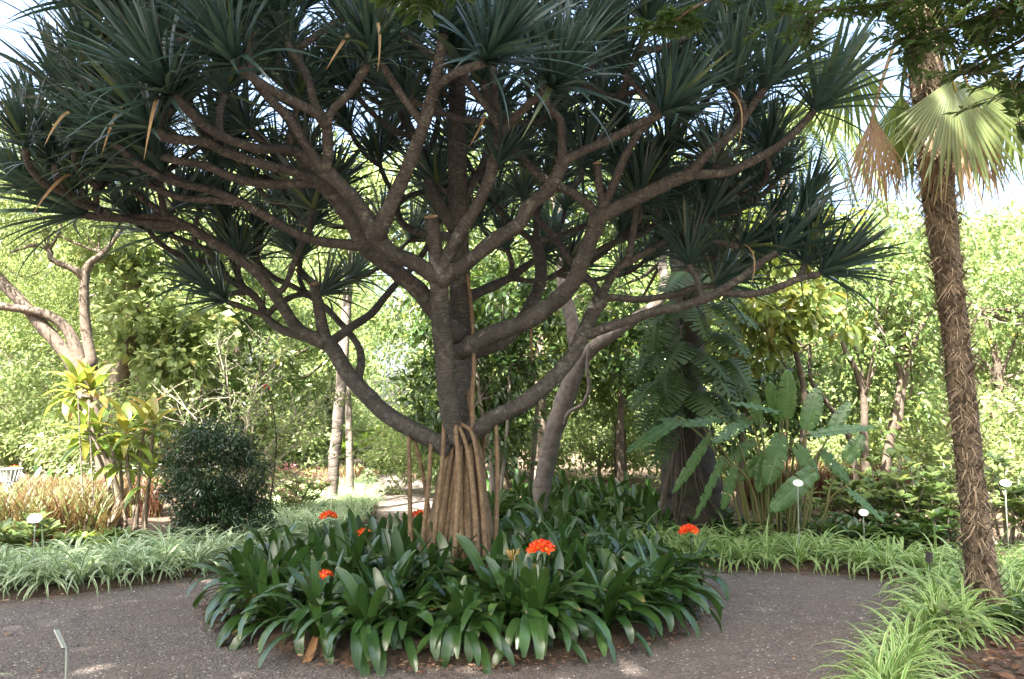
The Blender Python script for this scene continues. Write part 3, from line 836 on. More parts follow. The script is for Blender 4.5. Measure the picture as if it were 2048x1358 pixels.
CLIVIA = []
def clivia(loc, label, group, lean=None, scale=1.0, n=15, flower=0, old=0.02, front=0.):
    """lean: direction in which the outer leaves fall"""
    o = thing('clivia_plant', label, 'plant', loc, None, scale, group)
    g = np.random.default_rng(len(CLIVIA) + 900)
    plane = g.random() * math.pi
    for i in range(n):
        f = i / (n - 1)
        az = plane + (math.pi if i % 2 else 0) + g.normal() * (.35 + .35 * f)
        if lean is not None and f > .35 and g.random() < .75:
            az = lean - math.pi / 2 + g.normal() * .65
        kind = 'erect' if f < .25 else 'arch' if f < .55 else 'droop' if f < .85 or front < .5 else 'low'
        if g.random() < old: kind = 'old'
        if front > .5 and f > .9 and g.random() < .12: kind = 'dry'
        me = CL[kind][int(g.integers(len(CL[kind])))]
        s = .85 + .3 * g.random()
        if kind == 'droop' and g.random() < .3: s *= 1.1
        r = .015 + .03 * f
        l = link('leaf', me, o, (r * -math.sin(az), r * math.cos(az), .02 + .03 * (1 - f)), (math.radians(g.normal() * 6), math.radians(g.normal() * 8), az), s)
    if flower:
        st = link('stalk', STALK, o, rot=(0, 0, g.random() * 6))
        fh = link('flower_head', None, o, (.0, 0, .46))
        for k in range(flower):
            a = k * 2.4
            tilt = .95 * math.sqrt((k + .5) / flower)
            u = Vector((math.sin(tilt) * math.cos(a), math.sin(tilt) * math.sin(a), math.cos(tilt)))
            e = u.to_track_quat('Z', 'Y').to_euler()
            pm, tm = FL[k % 2]
            p = link('flower', pm, fh, u * .052, e)
            link('throat', tm, p)
    CLIVIA.append(o)
    return o

spots = []
for r, n in ((1.80, 31), (1.55, 27), (1.29, 23), (1.02, 17), (.74, 12), (.56, 9)):
    for k in range(n):
        a = (k + .5 * (n % 2)) * 2 * math.pi / n + random.gauss(0, .05)
        rr = r + random.gauss(0, .05)
        spots.append((CX + rr * math.cos(a), CY + rr * .95 * math.sin(a), a, r))
def bed_side(a, r):
    a = (math.degrees(a) + 360) % 360
    if r < 1.1: return 'strap-leaved plant close around the stilt roots in the round bed', 'plants close around the stilt roots'
    row = 'outer' if r > 1.7 else 'middle' if r > 1.5 else 'inner'
    if 225 <= a < 315: s = 'front'
    elif 135 <= a < 225: s = 'left side'
    elif 45 <= a < 135: s = 'back'
    else: s = 'right side'
    return f'strap-leaved plant, {row} ring, {s} of the round bed', f'strap-leaved plants, {row} ring, {s} of round bed'
for x, y, a, r in spots:
    lab, grp = bed_side(a, r)
    clivia((x, y, .07), lab, grp, lean=a if r > 1.2 else None, scale=random.uniform(.9, 1.1) * (1.18 if r < 1.1 else 1.0), front=1.0 if r > 1.7 else 0, n=18 if r > 1.5 else 15)
# plants in flower
for (px, py, Y, n, lab) in ((1083, 1098, 5.75, 13, 'strap-leaved plant with the big orange flower head nearest the camera'), (1378, 1062, 7.15, 13, 'strap-leaved plant with the orange flower head at the right of the round bed'),
                            (657, 1034, 8.0, 10, 'strap-leaved plant with orange flowers at the back left of the round bed'), (648, 1152, 5.75, 4, 'strap-leaved plant with a small orange flower low among leaves, left front'),
                            (838, 1032, 8.0, 5, 'strap-leaved plant with red-orange flowers just left of the stilt roots'), (727, 1068, 7.3, 3, 'strap-leaved plant with a few orange petals left of the stilt roots')):
    p = at(px, py, Y)
    s = max(.75, min(1.35, (p.z - .05) / .50))
    clivia((p.x, p.y, .05), lab, None, scale=s, flower=n, n=9)
bp = at(1020, 1085, 5.95)
o = clivia((bp.x, bp.y, .05), 'strap-leaved plant with pale unopened buds in front of the stilt roots', None, scale=1.1, n=8)
link('stalk', STALK, o); link('buds', BUDS, o)
# dark clivias across the path, behind the round bed
for k in range(62):
    for _ in range(40):
        x, y = random.uniform(-.6, 2.6), random.uniform(9.3, 14.5)
        ex = np.interp(y, [8.5, 9.3, 10.0, 10.7, 11.6], [2.3, 1.4, .6, -.3, -.7])
        if x > ex + .2 and x < 2.9 and not (x > 1.6 and y < 9.8): break
    clivia((x, y, .05), 'dark strap-leaved plant behind the round bed, towards the clad trunk' if x > 1.0 else 'dark strap-leaved plant behind the stilt roots, by the grey forked trunk',
           'strap-leaved plants by the clad trunk' if x > 1.0 else 'strap-leaved plants by the grey forked trunk', scale=random.uniform(.95, 1.3), n=12)
for px, py, Y in ((30, 935, 14), (60, 925, 14.5), (95, 935, 14), (130, 925, 15), (170, 930, 14.5), (205, 925, 15), (245, 935, 14.5), (20, 915, 16), (80, 910, 16), (140, 910, 16.5), (200, 912, 16.5)):
    p = at(px, py, Y)
    clivia((p.x, p.y, .05), 'sunlit strap-leaved plant in the far left bed behind the reddish grass', 'sunlit strap-leaved plants, far left', scale=1.35, n=12, flower=5 if px == 30 else 0)

# ------------------------------------------------------------------ spider plants
spider_prof = lambda t: np.where(t < .3, .7 + t, np.clip(1.02 - ((t - .3) / .7) ** 2.2, .03, 1))
def spider_blades(seed, n=30, L=.42):
    g = np.random.default_rng(seed)
    out = []
    for i in range(n):
        f = i / (n - 1)
        a0 = 84 - 48 * f + g.normal() * 7
        a1 = -5 - 85 * f ** .6 + g.normal() * 18
        b_ = blade(L * (.75 + .55 * g.random()), .020 * (.8 + .4 * g.random()), a0, a1, 7, spider_prof, .3, 1.3, g.normal() * .4, g.normal() * .08)
        out.append((rotz(b_[0], i * 2.4 + g.normal() * .2), b_[1], b_[2]))
    return out
SPB = [spider_blades(300 + k, 36 + 3 * k) for k in range(6)]
def spider_mesh(k, mat):
    G = Geo()
    for b_ in SPB[k]: G.add(*b_)
    return G.mesh('spider_plant', mat)
SPM = {m: [spider_mesh(k, M[m]) for k in range(6)] for m in ('spider', 'spider_cool')}
SPL = {}
nsp = 0
def spider(x, y, label, group, mat='spider', scale=1.0, parts=False, z=.06):
    global nsp
    k = nsp % 6
    nsp += 1
    rot = (random.gauss(0, .06), random.gauss(0, .06), random.uniform(0, 6.28))
    if not parts:
        return tag(link('spider_plant', SPM[mat][k], None, (x, y, z), rot, scale), label, 'plant', group)
    o = thing('spider_plant', label, 'plant', (x, y, z), rot, scale, group)
    for j, b_ in enumerate(SPB[k]):
        if (mat, k, j) not in SPL:
            SPL[(mat, k, j)] = Geo().add(*b_).mesh('leaf', M[mat])
        link('leaf', SPL[(mat, k, j)], o)
    return o

def along(edge, a, b, step, offs):
    """points beside an edge, pushed offs metres away from the path"""
    P = crom(edge, 12)[:, :2]
    L = np.concatenate([[0], np.cumsum(np.linalg.norm(np.diff(P, axis=0), axis=1))])
    T = nrm(np.gradient(P, axis=0))
    out = []
    for off in offs:
        s = a + random.uniform(0, step)
        while s < b:
            p = np.array([np.interp(s, L, P[:, 0]), np.interp(s, L, P[:, 1])])
            t = np.array([np.interp(s, L, T[:, 0]), np.interp(s, L, T[:, 1])])
            out.append((p, t, off))
            s += step * random.uniform(.85, 1.15)
    return out
def edge_len(edge, upto):
    P = crom(edge, 12)[:, :2]
    L = np.concatenate([[0], np.cumsum(np.linalg.norm(np.diff(P, axis=0), axis=1))])
    return L[min(upto * 12, len(L) - 1)]
for p, t, off in along(L_EDGE, 2.2, edge_len(L_EDGE, 6), .27, (.16, .42, .70, .98)):
    n_ = np.array([-t[1], t[0]])
    q = p + n_ * (off + random.gauss(0, .05))
    row = 'front row' if off < .3 else 'second row' if off < .5 else 'third row' if off < .8 else 'back row'
    spider(q[0], q[1], f'cream-edged spider plant, {row} of the left border', f'spider plants, left border, {row}', 'spider_cool', random.uniform(.95, 1.25))
near_n = 0
for p, t, off in along(R_EDGE, .8, edge_len(R_EDGE, 6), .25, (.16, .38, .60, .84)):
    n_ = np.array([t[1], -t[0]])
    q = p + n_ * (off + random.gauss(0, .05))
    if q[1] < 3.6 or (q[1] < 6.3 and off > .5) or (q[1] < 5.5 and off > .3): continue
    nearby = q[1] < 6.2
    row = 'path-side row' if off < .2 else 'second row' if off < .5 else 'third row' if off < .8 else 'innermost row'
    spider(q[0], q[1], f'pale-striped spider plant, {row} of the lower right border' if nearby else f'pale-striped spider plant, {row} where the right border bends',
           f'spider plants, near right border, {row}' if nearby else f'spider plants, bend of right border, {row}', 'spider', random.uniform(.95, 1.2), parts=nearby and near_n < 22)
    near_n += nearby
for p, t, off in along(R_EDGE, edge_len(R_EDGE, 7), edge_len(R_EDGE, 12), .27, (.14, .42, .70)):
    n_ = np.array([t[1], -t[0]])
    q = p + n_ * (off + random.gauss(0, .05))
    row = 'front row' if off < .3 else 'second row' if off < .5 else 'back row'
    spider(q[0], q[1], f'pale-striped spider plant, {row} below the banana-like leaves', f'spider plants, far right border, {row}', 'spider', random.uniform(.95, 1.2))
for k in range(56):
    x, y = random.uniform(3.6, 6.6), random.uniform(6.0, 9.0)
    if y < 6.7: continue
    spider(x, y, 'pale-striped spider plant in the sunlit patch behind the palm trunk', 'spider plants behind the palm', 'spider', random.uniform(.9, 1.15))
for x, y in ((-3.25, 4.35), (-3.0, 4.3), (-3.55, 4.35)):
    spider(x, y, 'spider plant tips in the bottom left corner beside the sign post', 'spider plants, bottom left corner', 'spider_cool', .8)
# fine variegated grass along both sides of the path that leads away
gr = Geo()
def grass_tpl(seed):
    g = np.random.default_rng(seed)
    V, F, U = blade(.42, .013, 78 + g.normal() * 6, -30 + g.normal() * 25, 4, spider_prof, .2, 1.2)
    return V, F, U
for k in range(5):
    n = 3600
    u = rng.random(n)
    left = rng.random(n) < .72
    y = np.where(left, 10.6 + 12 * u ** 1.2, 13.0 + 10 * u)
    el = np.interp(y, [10.5, 11.8, 13, 15.5, 20, 25.8], [-2.4, -2.15, -2.2, -2.6, -3.5, -4.85])
    er = np.interp(y, [11.6, 13, 15.5, 20, 25.8], [-.75, -.95, -1.35, -2.2, -3.4])
    x = np.where(left, el - .1 - 1.7 * rng.random(n), er + .05 + .9 * rng.random(n))
    az = rng.random(n) * 6.283
    fwd = np.stack([-np.sin(az), np.cos(az), np.zeros(n)], -1)
    R = frames(fwd, np.tile([0, 0, 1.], (n, 1)))
    z = .05 + .06 * np.sin(x * 3.1) * np.sin(y * 2.3)
    scatter(gr, grass_tpl(k), np.stack([x, y, z], -1), R, .8 + .55 * rng.random(n))
tag(link('border_grass', gr.mesh('border_grass', M['spider_cool'])), 'fine pale variegated grass bordering the path that leads away', 'grass', kind='stuff')

# ------------------------------------------------------------------ fan palm on the right
pb = gnd(1978, 1248)
palm = thing('fan_palm', 'fan palm with shaggy fibrous trunk leaning at the right edge', 'palm tree', pb)
ppts = [at(*p) - pb for p in ((1980, 1262, 6.1), (1962, 1130, 6.1), (1946, 1000, 6.1), (1925, 800, 6.1), (1903, 600, 6.1), (1884, 450, 6.1), (1866, 300, 6.1), (1852, 150, 6.1), (1843, 20, 6.1), (1838, -60, 6.1))]
prad = [.150, .104, .097, .097, .099, .112, .122, .125, .12, .09]
link('trunk', tube_mesh('trunk', ppts, prad, M['palm_bark'], 16, 8, wob=.10), palm)
PP = crom(ppts, 12)
G = Geo()
g = np.random.default_rng(8)
n = 5600
t = g.random(n) ** .9 * .97
idx = t * (len(PP) - 1)
C = np.stack([np.interp(idx, np.arange(len(PP)), PP[:, k]) for k in range(3)], -1)
rr = np.interp(t, np.linspace(0, 1, len(prad)), prad)
az = g.random(n) * 6.283
rad = np.stack([np.cos(az), np.sin(az), np.zeros(n)], -1)
keep = (np.sin(t * 37 + az * 2) * np.sin(t * 23 - az * 3) + g.normal(size=n) * .5) > -.75
fib_dir = nrm(rad * (.3 + .7 * g.random((n, 1))) + np.stack([-np.sin(az), np.cos(az), np.zeros(n)], -1) * g.normal(size=(n, 1)) * .55 + np.array([0, 0, -1]) * np.sign(g.random((n, 1)) - .22))
fib = blade(1.0, .085, 18, -20, 2, lambda t: np.clip(1.1 - t, .1, 1), .1)
scatter(G, fib, (C + rad * (rr * .98)[:, None])[keep], frames(fib_dir, rad)[keep], (np.where(t > .55, .12, .09) * (.35 + 1.2 * g.random(n) ** 1.5))[keep])
stuff(link('fibre', G.mesh('fibre', M['palm_fibre']), palm))
G = Geo()
n = 420
t = g.random(n) * .95
C = np.stack([np.interp(t * (len(PP) - 1), np.arange(len(PP)), PP[:, k]) for k in range(3)], -1)
rr = np.interp(t, np.linspace(0, 1, len(prad)), prad)
az = g.random(n) * 6.283
rad = np.stack([np.cos(az), np.sin(az), np.zeros(n)], -1)
scatter(G, blade(1.0, .32, 40, 5, 3, lambda t: np.clip(1.1 - .8 * t, .2, 1), .2), C + rad * (rr * .92)[:, None] - np.array([0, 0, .02]), frames(rad * .4 + np.array([0, 0, 1.]), rad), .07 + .06 * g.random(n))
stuff(link('leaf_base', G.mesh('leaf_base', M['palm_bark']), palm))

def fan(seed, n=34, spread=150, L=1.0, droop=.2, split=.5, fold=.35):
    g = np.random.default_rng(seed)
    G = Geo()
    dphi = math.radians(spread) / n
    for i in range(n):
        ph = (i + .5) / n - .5
        a = math.radians(spread) * ph
        l = L * (1 - .35 * abs(ph) ** 1.5 * 2) * (.93 + .1 * g.random())
        r = np.array([.03, .2, split, .68, .84, 1.0]) * l
        w = np.array([.03, .2, split, .62 * split + .05, .5 * split * .5, .012]) * l * math.tan(dphi / 2) * 1.03
        dz = -droop * (r / L) ** 2.2 * (1 + .5 * g.normal()) * .6
        da = g.normal() * .03 * np.clip((r / l - split) / (1 - split), 0, 1) * 2
        ax = np.stack([np.sin(a + da), np.cos(a + da), np.zeros_like(r)], -1)
        sd = np.stack([np.cos(a + da), -np.sin(a + da), np.zeros_like(r)], -1)
        P = ax * r[:, None] + np.array([0, 0, 1.]) * dz[:, None]
        up = np.array([0, 0, 1.]) * (w * fold * 2)[:, None]
        V = np.concatenate([P - sd * w[:, None], P + up, P + sd * w[:, None]])
        m = len(r); k = np.arange(m - 1)
        F = np.concatenate([np.stack([k, m + k, m + k + 1, k + 1], -1), np.stack([m + k, 2 * m + k, 2 * m + k + 1, m + k + 1], -1)])
        U = np.concatenate([np.stack([np.full(m, q), r / L], -1) for q in (0, .5, 1)])
        G.add(V, F, U)
    return G
def frond(hub, down, face, mat, spread, L, seed, n=34, droop=.15, fold=.35, src=None, part_label=None):
    o = link('frond', fan(seed, n, spread, L, droop, .5, fold).mesh('frond', M[mat]), palm)
    f, u = Vector(down).normalized(), Vector(face).normalized()
    x = f.cross(u).normalized(); z = x.cross(f)
    h = hub - pb
    mat_ = Matrix.Translation(h) @ Matrix((x, f, z)).transposed().to_4x4()
    o.matrix_local = mat_
    s = (src or at(1845, 10, 6.1)) - pb
    mid = (s + h) / 2 + Vector((0, 0, .18))
    pet = Geo()
    inv = mat_.inverted()
    tube(pet, [inv @ s, inv @ mid, inv @ h, inv @ (h + f * .12)], [.022, .016, .012, .006], 6, 5)
    link('leaf_stalk', pet.mesh('leaf_stalk', M[mat] if mat != 'palm_leaf' else M['palm_leaf_fresh']), o)
    if part_label: o['label'] = part_label
    return o
frond(at(1905, 158, 5.75), (.12, -.12, -1), (0, -1, .15), 'palm_leaf', 124, 1.12, 1, 38, part_label='grey-green fan frond hanging in front of the trunk')
frond(at(1745, 232, 5.95), (.05, 0, -1), (.1, -1, 0), 'palm_dead', 62, .92, 2, 30, fold=.9, part_label='brown dead frond hanging left of the trunk')
frond(at(1803, 190, 6.35), (-.12, 0, -1), (-.5, -1, 0), 'palm_leaf_fresh', 70, 1.0, 3, 28, fold=.6)
frond(at(1795, 250, 6.2), (.02, 0, -1), (.7, -1, 0), 'palm_leaf_fresh', 46, .72, 33, 26, fold=.7)
frond(at(1695, 105, 6.45), (-.22, 0, -1), (.1, -1, 0), 'palm_leaf_fresh', 128, 1.0, 4, 36)
frond(at(2022, 170, 6.2), (.1, 0, -1), (-.2, -1, .1), 'palm_leaf_fresh', 110, .92, 5, 34)
frond(at(1948, 205, 6.35), (.16, 0, -1), (.3, -1, 0), 'palm_dead', 60, 1.0, 6, 30, fold=.8)
frond(at(1872, 235, 6.0), (-.05, -.05, -1), (.2, -1, 0), 'palm_dead', 40, .82, 7, 26, fold=.9)
frond(at(1905, 225, 6.3), (.1, 0, -1), (-.2, -1, 0), 'palm_dead', 70, .98, 9, 32, fold=.8)
frond(at(1985, 150, 6.8), (.25, .1, -1), (.2, -1, .1), 'palm_leaf_fresh', 130, 1.1, 8, 34)
for k in range(7):
    a = k * .9 + .3
    h = at(1840, -60, 6.1) + Vector((math.cos(a) * .7, math.sin(a) * .7, .55))
    frond(h, (math.cos(a), math.sin(a), .25), (-math.cos(a) * .3, -math.sin(a) * .3, 1), 'palm_leaf_fresh', 150, .95, 20 + k, 30, droop=.5)

# ------------------------------------------------------------------ foliage builders
def cloud(geo, g, blobs, n_clump, per, leaf_len, tpl, clump_r=.35, shell=.35, droop=.35, upn=.7):
    """leaves gathered in clumps inside a set of ellipsoids; returns the clump centres"""
    vol = np.array([b[1][0] * b[1][1] * b[1][2] for b in blobs])
    which = g.choice(len(blobs), n_clump, p=vol / vol.sum())
    c = np.array([b[0] for b in blobs], float)[which]
    r = np.array([b[1] for b in blobs], float)[which]
    d = rand_dirs(g, n_clump)
    rad = shell + (1 - shell) * g.random((n_clump, 1)) ** .6
    rad *= .85 + .3 * g.random((n_clump, 1))
    cc = c + d * r * rad
    idx = np.repeat(np.arange(n_clump), per)
    n = len(idx)
    off = rand_dirs(g, n) * (g.random((n, 1)) ** .45) * clump_r * (.6 + .8 * g.random((n_clump, 1)))[idx] * np.array([1, 1, .75])
    pos = cc[idx] + off
    fwd = nrm(off / clump_r * .7 + g.normal(size=(n, 3)) * .55 + d[idx] * .35 - np.array([0, 0, droop]))
    up = g.normal(size=(n, 3)) * .5 + np.array([0, 0, upn]) + off / clump_r * .3
    scatter(geo, tpl, pos, frames(fwd, up), leaf_len * (.6 + .8 * g.random(n)))
    return cc

def limbs_to(parent, g, start, targets, r0, mat, name='limb', sag=.12):
    for k, t in enumerate(targets):
        s = np.array(start[k % len(start)], float)
        t = np.array(t, float)
        d = t - s
        m1 = s + d * .35 + g.normal(size=3) * .06 * np.linalg.norm(d) + np.array([0, 0, -.04 * np.linalg.norm(d)])
        m2 = s + d * .7 + g.normal(size=3) * .06 * np.linalg.norm(d) + np.array([0, 0, sag * .3 * np.linalg.norm(d)])
        link(name, tube_mesh(name, [s, m1, m2, t], [r0, r0 * .7, r0 * .45, r0 * .16], mat, 6, 4), parent)

def ground_it(pts):
    if len(pts) and -.05 < pts[0][2] < 1.0:
        pts.insert(0, (pts[0][0] + .01, pts[0][1], -.08))

def tree(name, label, cat, base, trunks, blobs, leaf, mat, bark, n_clump=140, per=70, leaf_len=.15, clump_r=.4, seed=0, n_limb=9, limb_r=.05, group=None, shell=.35, droop=.35, starts=None, twigs=0):
    """trunks: list of (points relative to the base, radii)"""
    o = thing(name, label, cat, base, group=group)
    g = np.random.default_rng(seed)
    for pts, rr in trunks:
        ground_it(pts)
        link('trunk' if pts is trunks[0][0] else 'limb', tube_mesh('trunk', pts, rr, M[bark], 9, 5, wob=.12, seed=seed), o)
    G = Geo()
    cc = cloud(G, g, blobs, n_clump, per, leaf_len, leaf, clump_r, shell, droop)
    stuff(link('crown', G.mesh('crown', M[mat]), o))
    if n_limb:
        st = starts or [trunks[0][0][-1], trunks[0][0][-2]]
        limbs_to(o, g, st, cc[g.choice(len(cc), n_limb, replace=False)], limb_r, M[bark])
    if twigs:
        T = Geo()
        for k in g.choice(len(cc), twigs, replace=False):
            e = cc[k]; b = cc[np.argsort(np.linalg.norm(cc - e, axis=1))[1 + int(g.integers(4))]]
            tube(T, [b, (b + e) / 2 + g.normal(size=3) * .08, e], [.012, .01, .006], 4, 3, cap=False)
        stuff(link('twigs', T.mesh('twigs', M['twig']), o))
    return o

def clone(o, label, base, rz=0., s=1.0, group=None):
    c = copy_tree(o)
    c.location = base
    c.rotation_euler = (0, 0, rz)
    c.scale = (s,) * 3 if isinstance(s, (int, float)) else s
    c['label'] = label
    if group: c['group'] = group
    elif 'group' in c: del c['group']
    return c

L2, L2n, L8, L2r = leaf2(.45), leaf2(.26), leaf8(.42), leaf2(.62)

# ------------------------------------------------------------------ the tall tree beside the camera that shades the round bed
shade = tree('shade_tree', 'tall spreading tree out of frame at the left that shades the round bed', 'tree', (-8.6, 3.2, 0),
             [([(0, 0, -.05), (.1, .1, 3), (.5, .3, 6), (1.2, 1.0, 9.2)], [.42, .34, .30, .24])],
             [((2.4, -3.2, 10.3), (4.0, 2.8, 1.5)), ((6.6, -2.8, 10.6), (3.8, 3.0, 1.6)), ((4.6, .6, 10.8), (4.6, 3.0, 1.5)), ((8.0, 1.6, 10.8), (3.0, 3.0, 1.5)), ((8.6, -3.6, 10.6), (3.0, 2.4, 1.4)), ((-.4, -2.6, 10.4), (3.0, 2.6, 1.3)), ((4.0, 3.0, 11.0), (3.6, 2.0, 1.4))],
             L2, 'midleaf', 'bark_brown', 1000, 44, .29, .78, 41, 14, .12, shell=.1)

# ------------------------------------------------------------------ boughs of a near tree reaching in at the top right
nb = thing('overhanging_tree', 'dark fine-leaved tree whose boughs hang into the top right corner', 'tree', (6.2, 2.6, 0))
link('trunk', tube_mesh('trunk', [(0, 0, -.05), (.05, .1, 2), (-.1, .3, 4.2), (-.3, .6, 6.2)], [.22, .18, .15, .1], M['bark_brown'], 10, 5, wob=.1), nb)
NB = Vector((6.2, 2.6, 0))
def bough(pts, r0, n, seed, spread=.22, leaf=.085, tpl=L2n):
    g = np.random.default_rng(seed)
    P = crom([tuple(at(*p) - NB) if not isinstance(p, Vector) else tuple(p) for p in pts], 8)
    link('bough', tube_mesh('bough', [tuple(p) for p in P], np.linspace(r0, .004, 6), M['bark_brown'], 6, 1), nb)
    G, T = Geo(), Geo()
    k0 = len(P) // 4
    for j in range(n):
        i = int(g.integers(k0, len(P)))
        d = nrm(g.normal(size=3) * np.array([1, .7, .45]) + np.array([0, 0, -.25]))
        l = spread * (.5 + g.random())
        e = P[i] + d * l
        tube(T, [P[i], (P[i] + e) / 2 + np.array([0, 0, .02]), e], [.004, .003, .002], 4, 2, cap=False)
        m = 12
        t_ = np.repeat(np.linspace(.15, 1, m), 2)
        pos = P[i] + (e - P[i]) * t_[:, None]
        sd = np.cross(d, [0, 0, 1.]); sd = sd / max(np.linalg.norm(sd), 1e-6)
        sg = np.tile([1, -1], m)[:, None]
        fw = d * .7 + sd * sg + g.normal(size=(2 * m, 3)) * .2
        scatter(G, tpl, pos, frames(fw, np.tile([0, 0, 1.], (2 * m, 1)) + g.normal(size=(2 * m, 3)) * .35), leaf * (.7 + .6 * g.random(2 * m)))
    stuff(link('foliage', G.mesh('foliage', M['darkleaf']), nb))
    stuff(link('twigs', T.mesh('twigs', M['bark_brown']), nb))
top = Vector((-.3, .6, 6.0))
bough([top, (2120, -60, 4.2), (1990, 20, 4.4), (1880, 60, 4.6), (1780, 90, 4.8)], .03, 52, 1)
bough([top, (2140, -120, 4.0), (1980, -40, 4.3), (1840, 0, 4.6), (1690, 15, 4.9), (1560, 30, 5.0)], .03, 55, 2)
bough([top, (2160, 0, 4.2), (2080, 60, 4.4), (1990, 110, 4.6), (1930, 150, 4.8)], .025, 28, 3)
bough([Vector((-.25, .5, 5.6)), (2200, 60, 4.2), (2110, 90, 4.4), (2050, 130, 4.5), (2010, 190, 4.6)], .02, 16, 4)
bough([top, (1900, -150, 4.2), (1600, -60, 4.5), (1420, 0, 4.7), (1340, 45, 4.8), (1290, 60, 4.85)], .02, 30, 5, .12, .06, L2)
bough([top, (1800, -260, 3.8), (1300, -150, 4.0), (1000, -80, 4.1), (840, -15, 4.2), (800, 8, 4.25)], .02, 22, 6, .12, .10, L8)
bough([Vector((-.25, .5, 5.4)), (2230, 150, 4.3), (2130, 190, 4.4), (2070, 230, 4.5), (2030, 250, 4.55)], .012, 12, 7, .14, .09, L2)

# ------------------------------------------------------------------ background trees: prototypes, then copies
far = tree('far_tree', 'tall sunlit tree standing far behind the dark shrub on the left', 'tree', tuple(at(300, 860, 34).xy) + (0,),
           [([(0, 0, -.05), (.1, 0, 3), (-.2, .1, 6), (0, 0, 9)], [.3, .24, .18, .1])],
           [((0, 0, 9.6), (3.4, 3.4, 2.8)), ((-2.4, .6, 7.2), (2.6, 2.6, 2.4)), ((2.5, -.4, 6.6), (2.6, 2.6, 2.2)), ((.3, -1.2, 4.6), (3.0, 2.4, 2.0))],
           L2, 'sunleaf', 'bark_brown', 250, 72, .19, .8, 61, 10, .09, group='far trees behind the garden')
feath = tree('feathery_tree', 'feathery-leaved tree far left, top pale against the sky', 'tree', tuple(at(90, 860, 26).xy) + (0,),
             [([(0, 0, -.05), (.2, 0, 3), (.1, .2, 5.5), (-.2, 0, 7.5)], [.22, .18, .14, .08])],
             [((0, 0, 8.0), (3.2, 3.0, 1.7)), ((-2.2, 0, 6.4), (2.4, 2.4, 1.2)), ((2.4, .3, 6.0), (2.6, 2.4, 1.3))],
             L2n, 'feather', 'bark_brown', 330, 90, .13, .6, 62, 12, .06, group='feathery trees')
mid = tree('garden_tree', 'leafy tree right of the path, lit from above', 'tree', tuple(at(900, 860, 19).xy) + (0,),
           [([(0, 0, -.05), (.1, .1, 1.4), (-.1, .2, 2.8), (.1, .2, 4.4)], [.15, .12, .10, .06])],
           [((0, 0, 4.9), (2.2, 2.0, 1.6)), ((-1.5, .3, 3.4), (1.5, 1.5, 1.2)), ((1.5, -.3, 3.2), (1.6, 1.5, 1.2)), ((.2, 0, 2.1), (1.6, 1.4, .9))],
           L2, 'midleaf', 'bark_brown', 190, 56, .142, .5, 63, 14, .05, twigs=120, group='leafy trees in the middle distance')
bush = tree('garden_bush', 'rounded sunlit bush at the far left behind the strap-leaved plants', 'shrub', tuple(at(40, 900, 19).xy) + (0,),
            [([(0, 0, -.05), (.05, 0, .5), (0, .05, 1.1)], [.06, .045, .02])],
            [((0, 0, 1.35), (1.5, 1.3, 1.15)), ((-.9, .1, .8), (1.0, .9, .75)), ((.9, -.1, .9), (1.0, .9, .8))],
            L2, 'sunleaf', 'twig', 140, 44, .12, .34, 64, 12, .025, twigs=90, group='sunlit bushes')
remember(None)
def gp(px, Y):
    p = at(px, 860, Y)
    return (p.x, p.y, -.02)
for k, (px, Y, s) in enumerate(((-120, 30, .95), (60, 38, 1.0), (190, 44, 1.1), (430, 40, .95), (560, 46, 1.15), (640, 40, .8), (930, 42, .9), (1010, 46, 1.15), (1160, 38, .9), (1300, 44, 1.1),
                                (1440, 36, .9), (1580, 42, 1.05), (1720, 34, .8), (1850, 40, .9), (1980, 44, .95), (2110, 34, .85), (2250, 38, 1.0), (-260, 40, 1.1), (330, 52, 1.2), (1230, 56, 1.3), (1660, 56, 1.2))):
    side = 'left of the path' if px < 700 else 'beyond the end of the path' if px < 900 else 'behind the screw pine' if px < 1300 else 'behind the palm'
    clone(far, f'tall sunlit far tree {side}', gp(px, Y), k * 1.7, s, f'far trees {side}')
for k, (x, y, s) in enumerate(((-11, -8, 1.0), (-3.5, -11, 1.05), (4.5, -9.5, 1.0), (11, -6, 1.0), (13, 1.5, .95), (-15, -1, 1.0))):  # unseen trees added to block low skylight and darken the foreground
    clone(far, 'leafy tree added behind the camera to block skylight, out of view', (x, y, -.02), k * 1.1, s, 'added trees behind the camera')
for k, (px, Y, s, lab) in enumerate(((240, 22, .80, 'feathery pale-leaved tree behind the ivy-covered trunk'), (-60, 18, .75, 'feathery-leaved tree at the left edge above the leaning trunk'), (470, 27, .95, 'feathery tree behind the bare grey shrub'),
                                     (1960, 20, .72, 'feathery light tree right of the palm trunk'), (2120, 26, .9, 'feathery light tree at the far right edge'), (660, 24, .72, 'feathery tree left of the far path'))):
    clone(feath, lab, gp(px, Y), k * 2.1 + .4, s)
for k, (px, Y, s, lab) in enumerate(((330, 19, 1.05, 'leafy tree behind the dark round shrub'), (540, 21, 1.0, 'leafy tree behind the bare grey branches'), (1010, 16, .95, 'leafy tree right behind the stilt roots'), (1240, 18, 1.05, 'leafy tree behind the grey forked trunk'),
                                     (1400, 22, 1.2, 'leafy tree behind the trunk with split leaves'), (1560, 18, .95, 'leafy tree behind the banana-like clump'), (1780, 20, 1.1, 'leafy tree behind the many-stemmed tree'), (1990, 15, .85, 'leafy tree just right of the palm trunk'),
                                     (130, 24, 1.1, 'leafy tree behind the leaning trunk on the left'), (690, 34, .8, 'leafy tree closing the view above the ferns'), (2130, 17, 1.0, 'leafy tree at the right edge, half out of view'))):
    clone(mid, lab, gp(px, Y), k * 1.3, s)
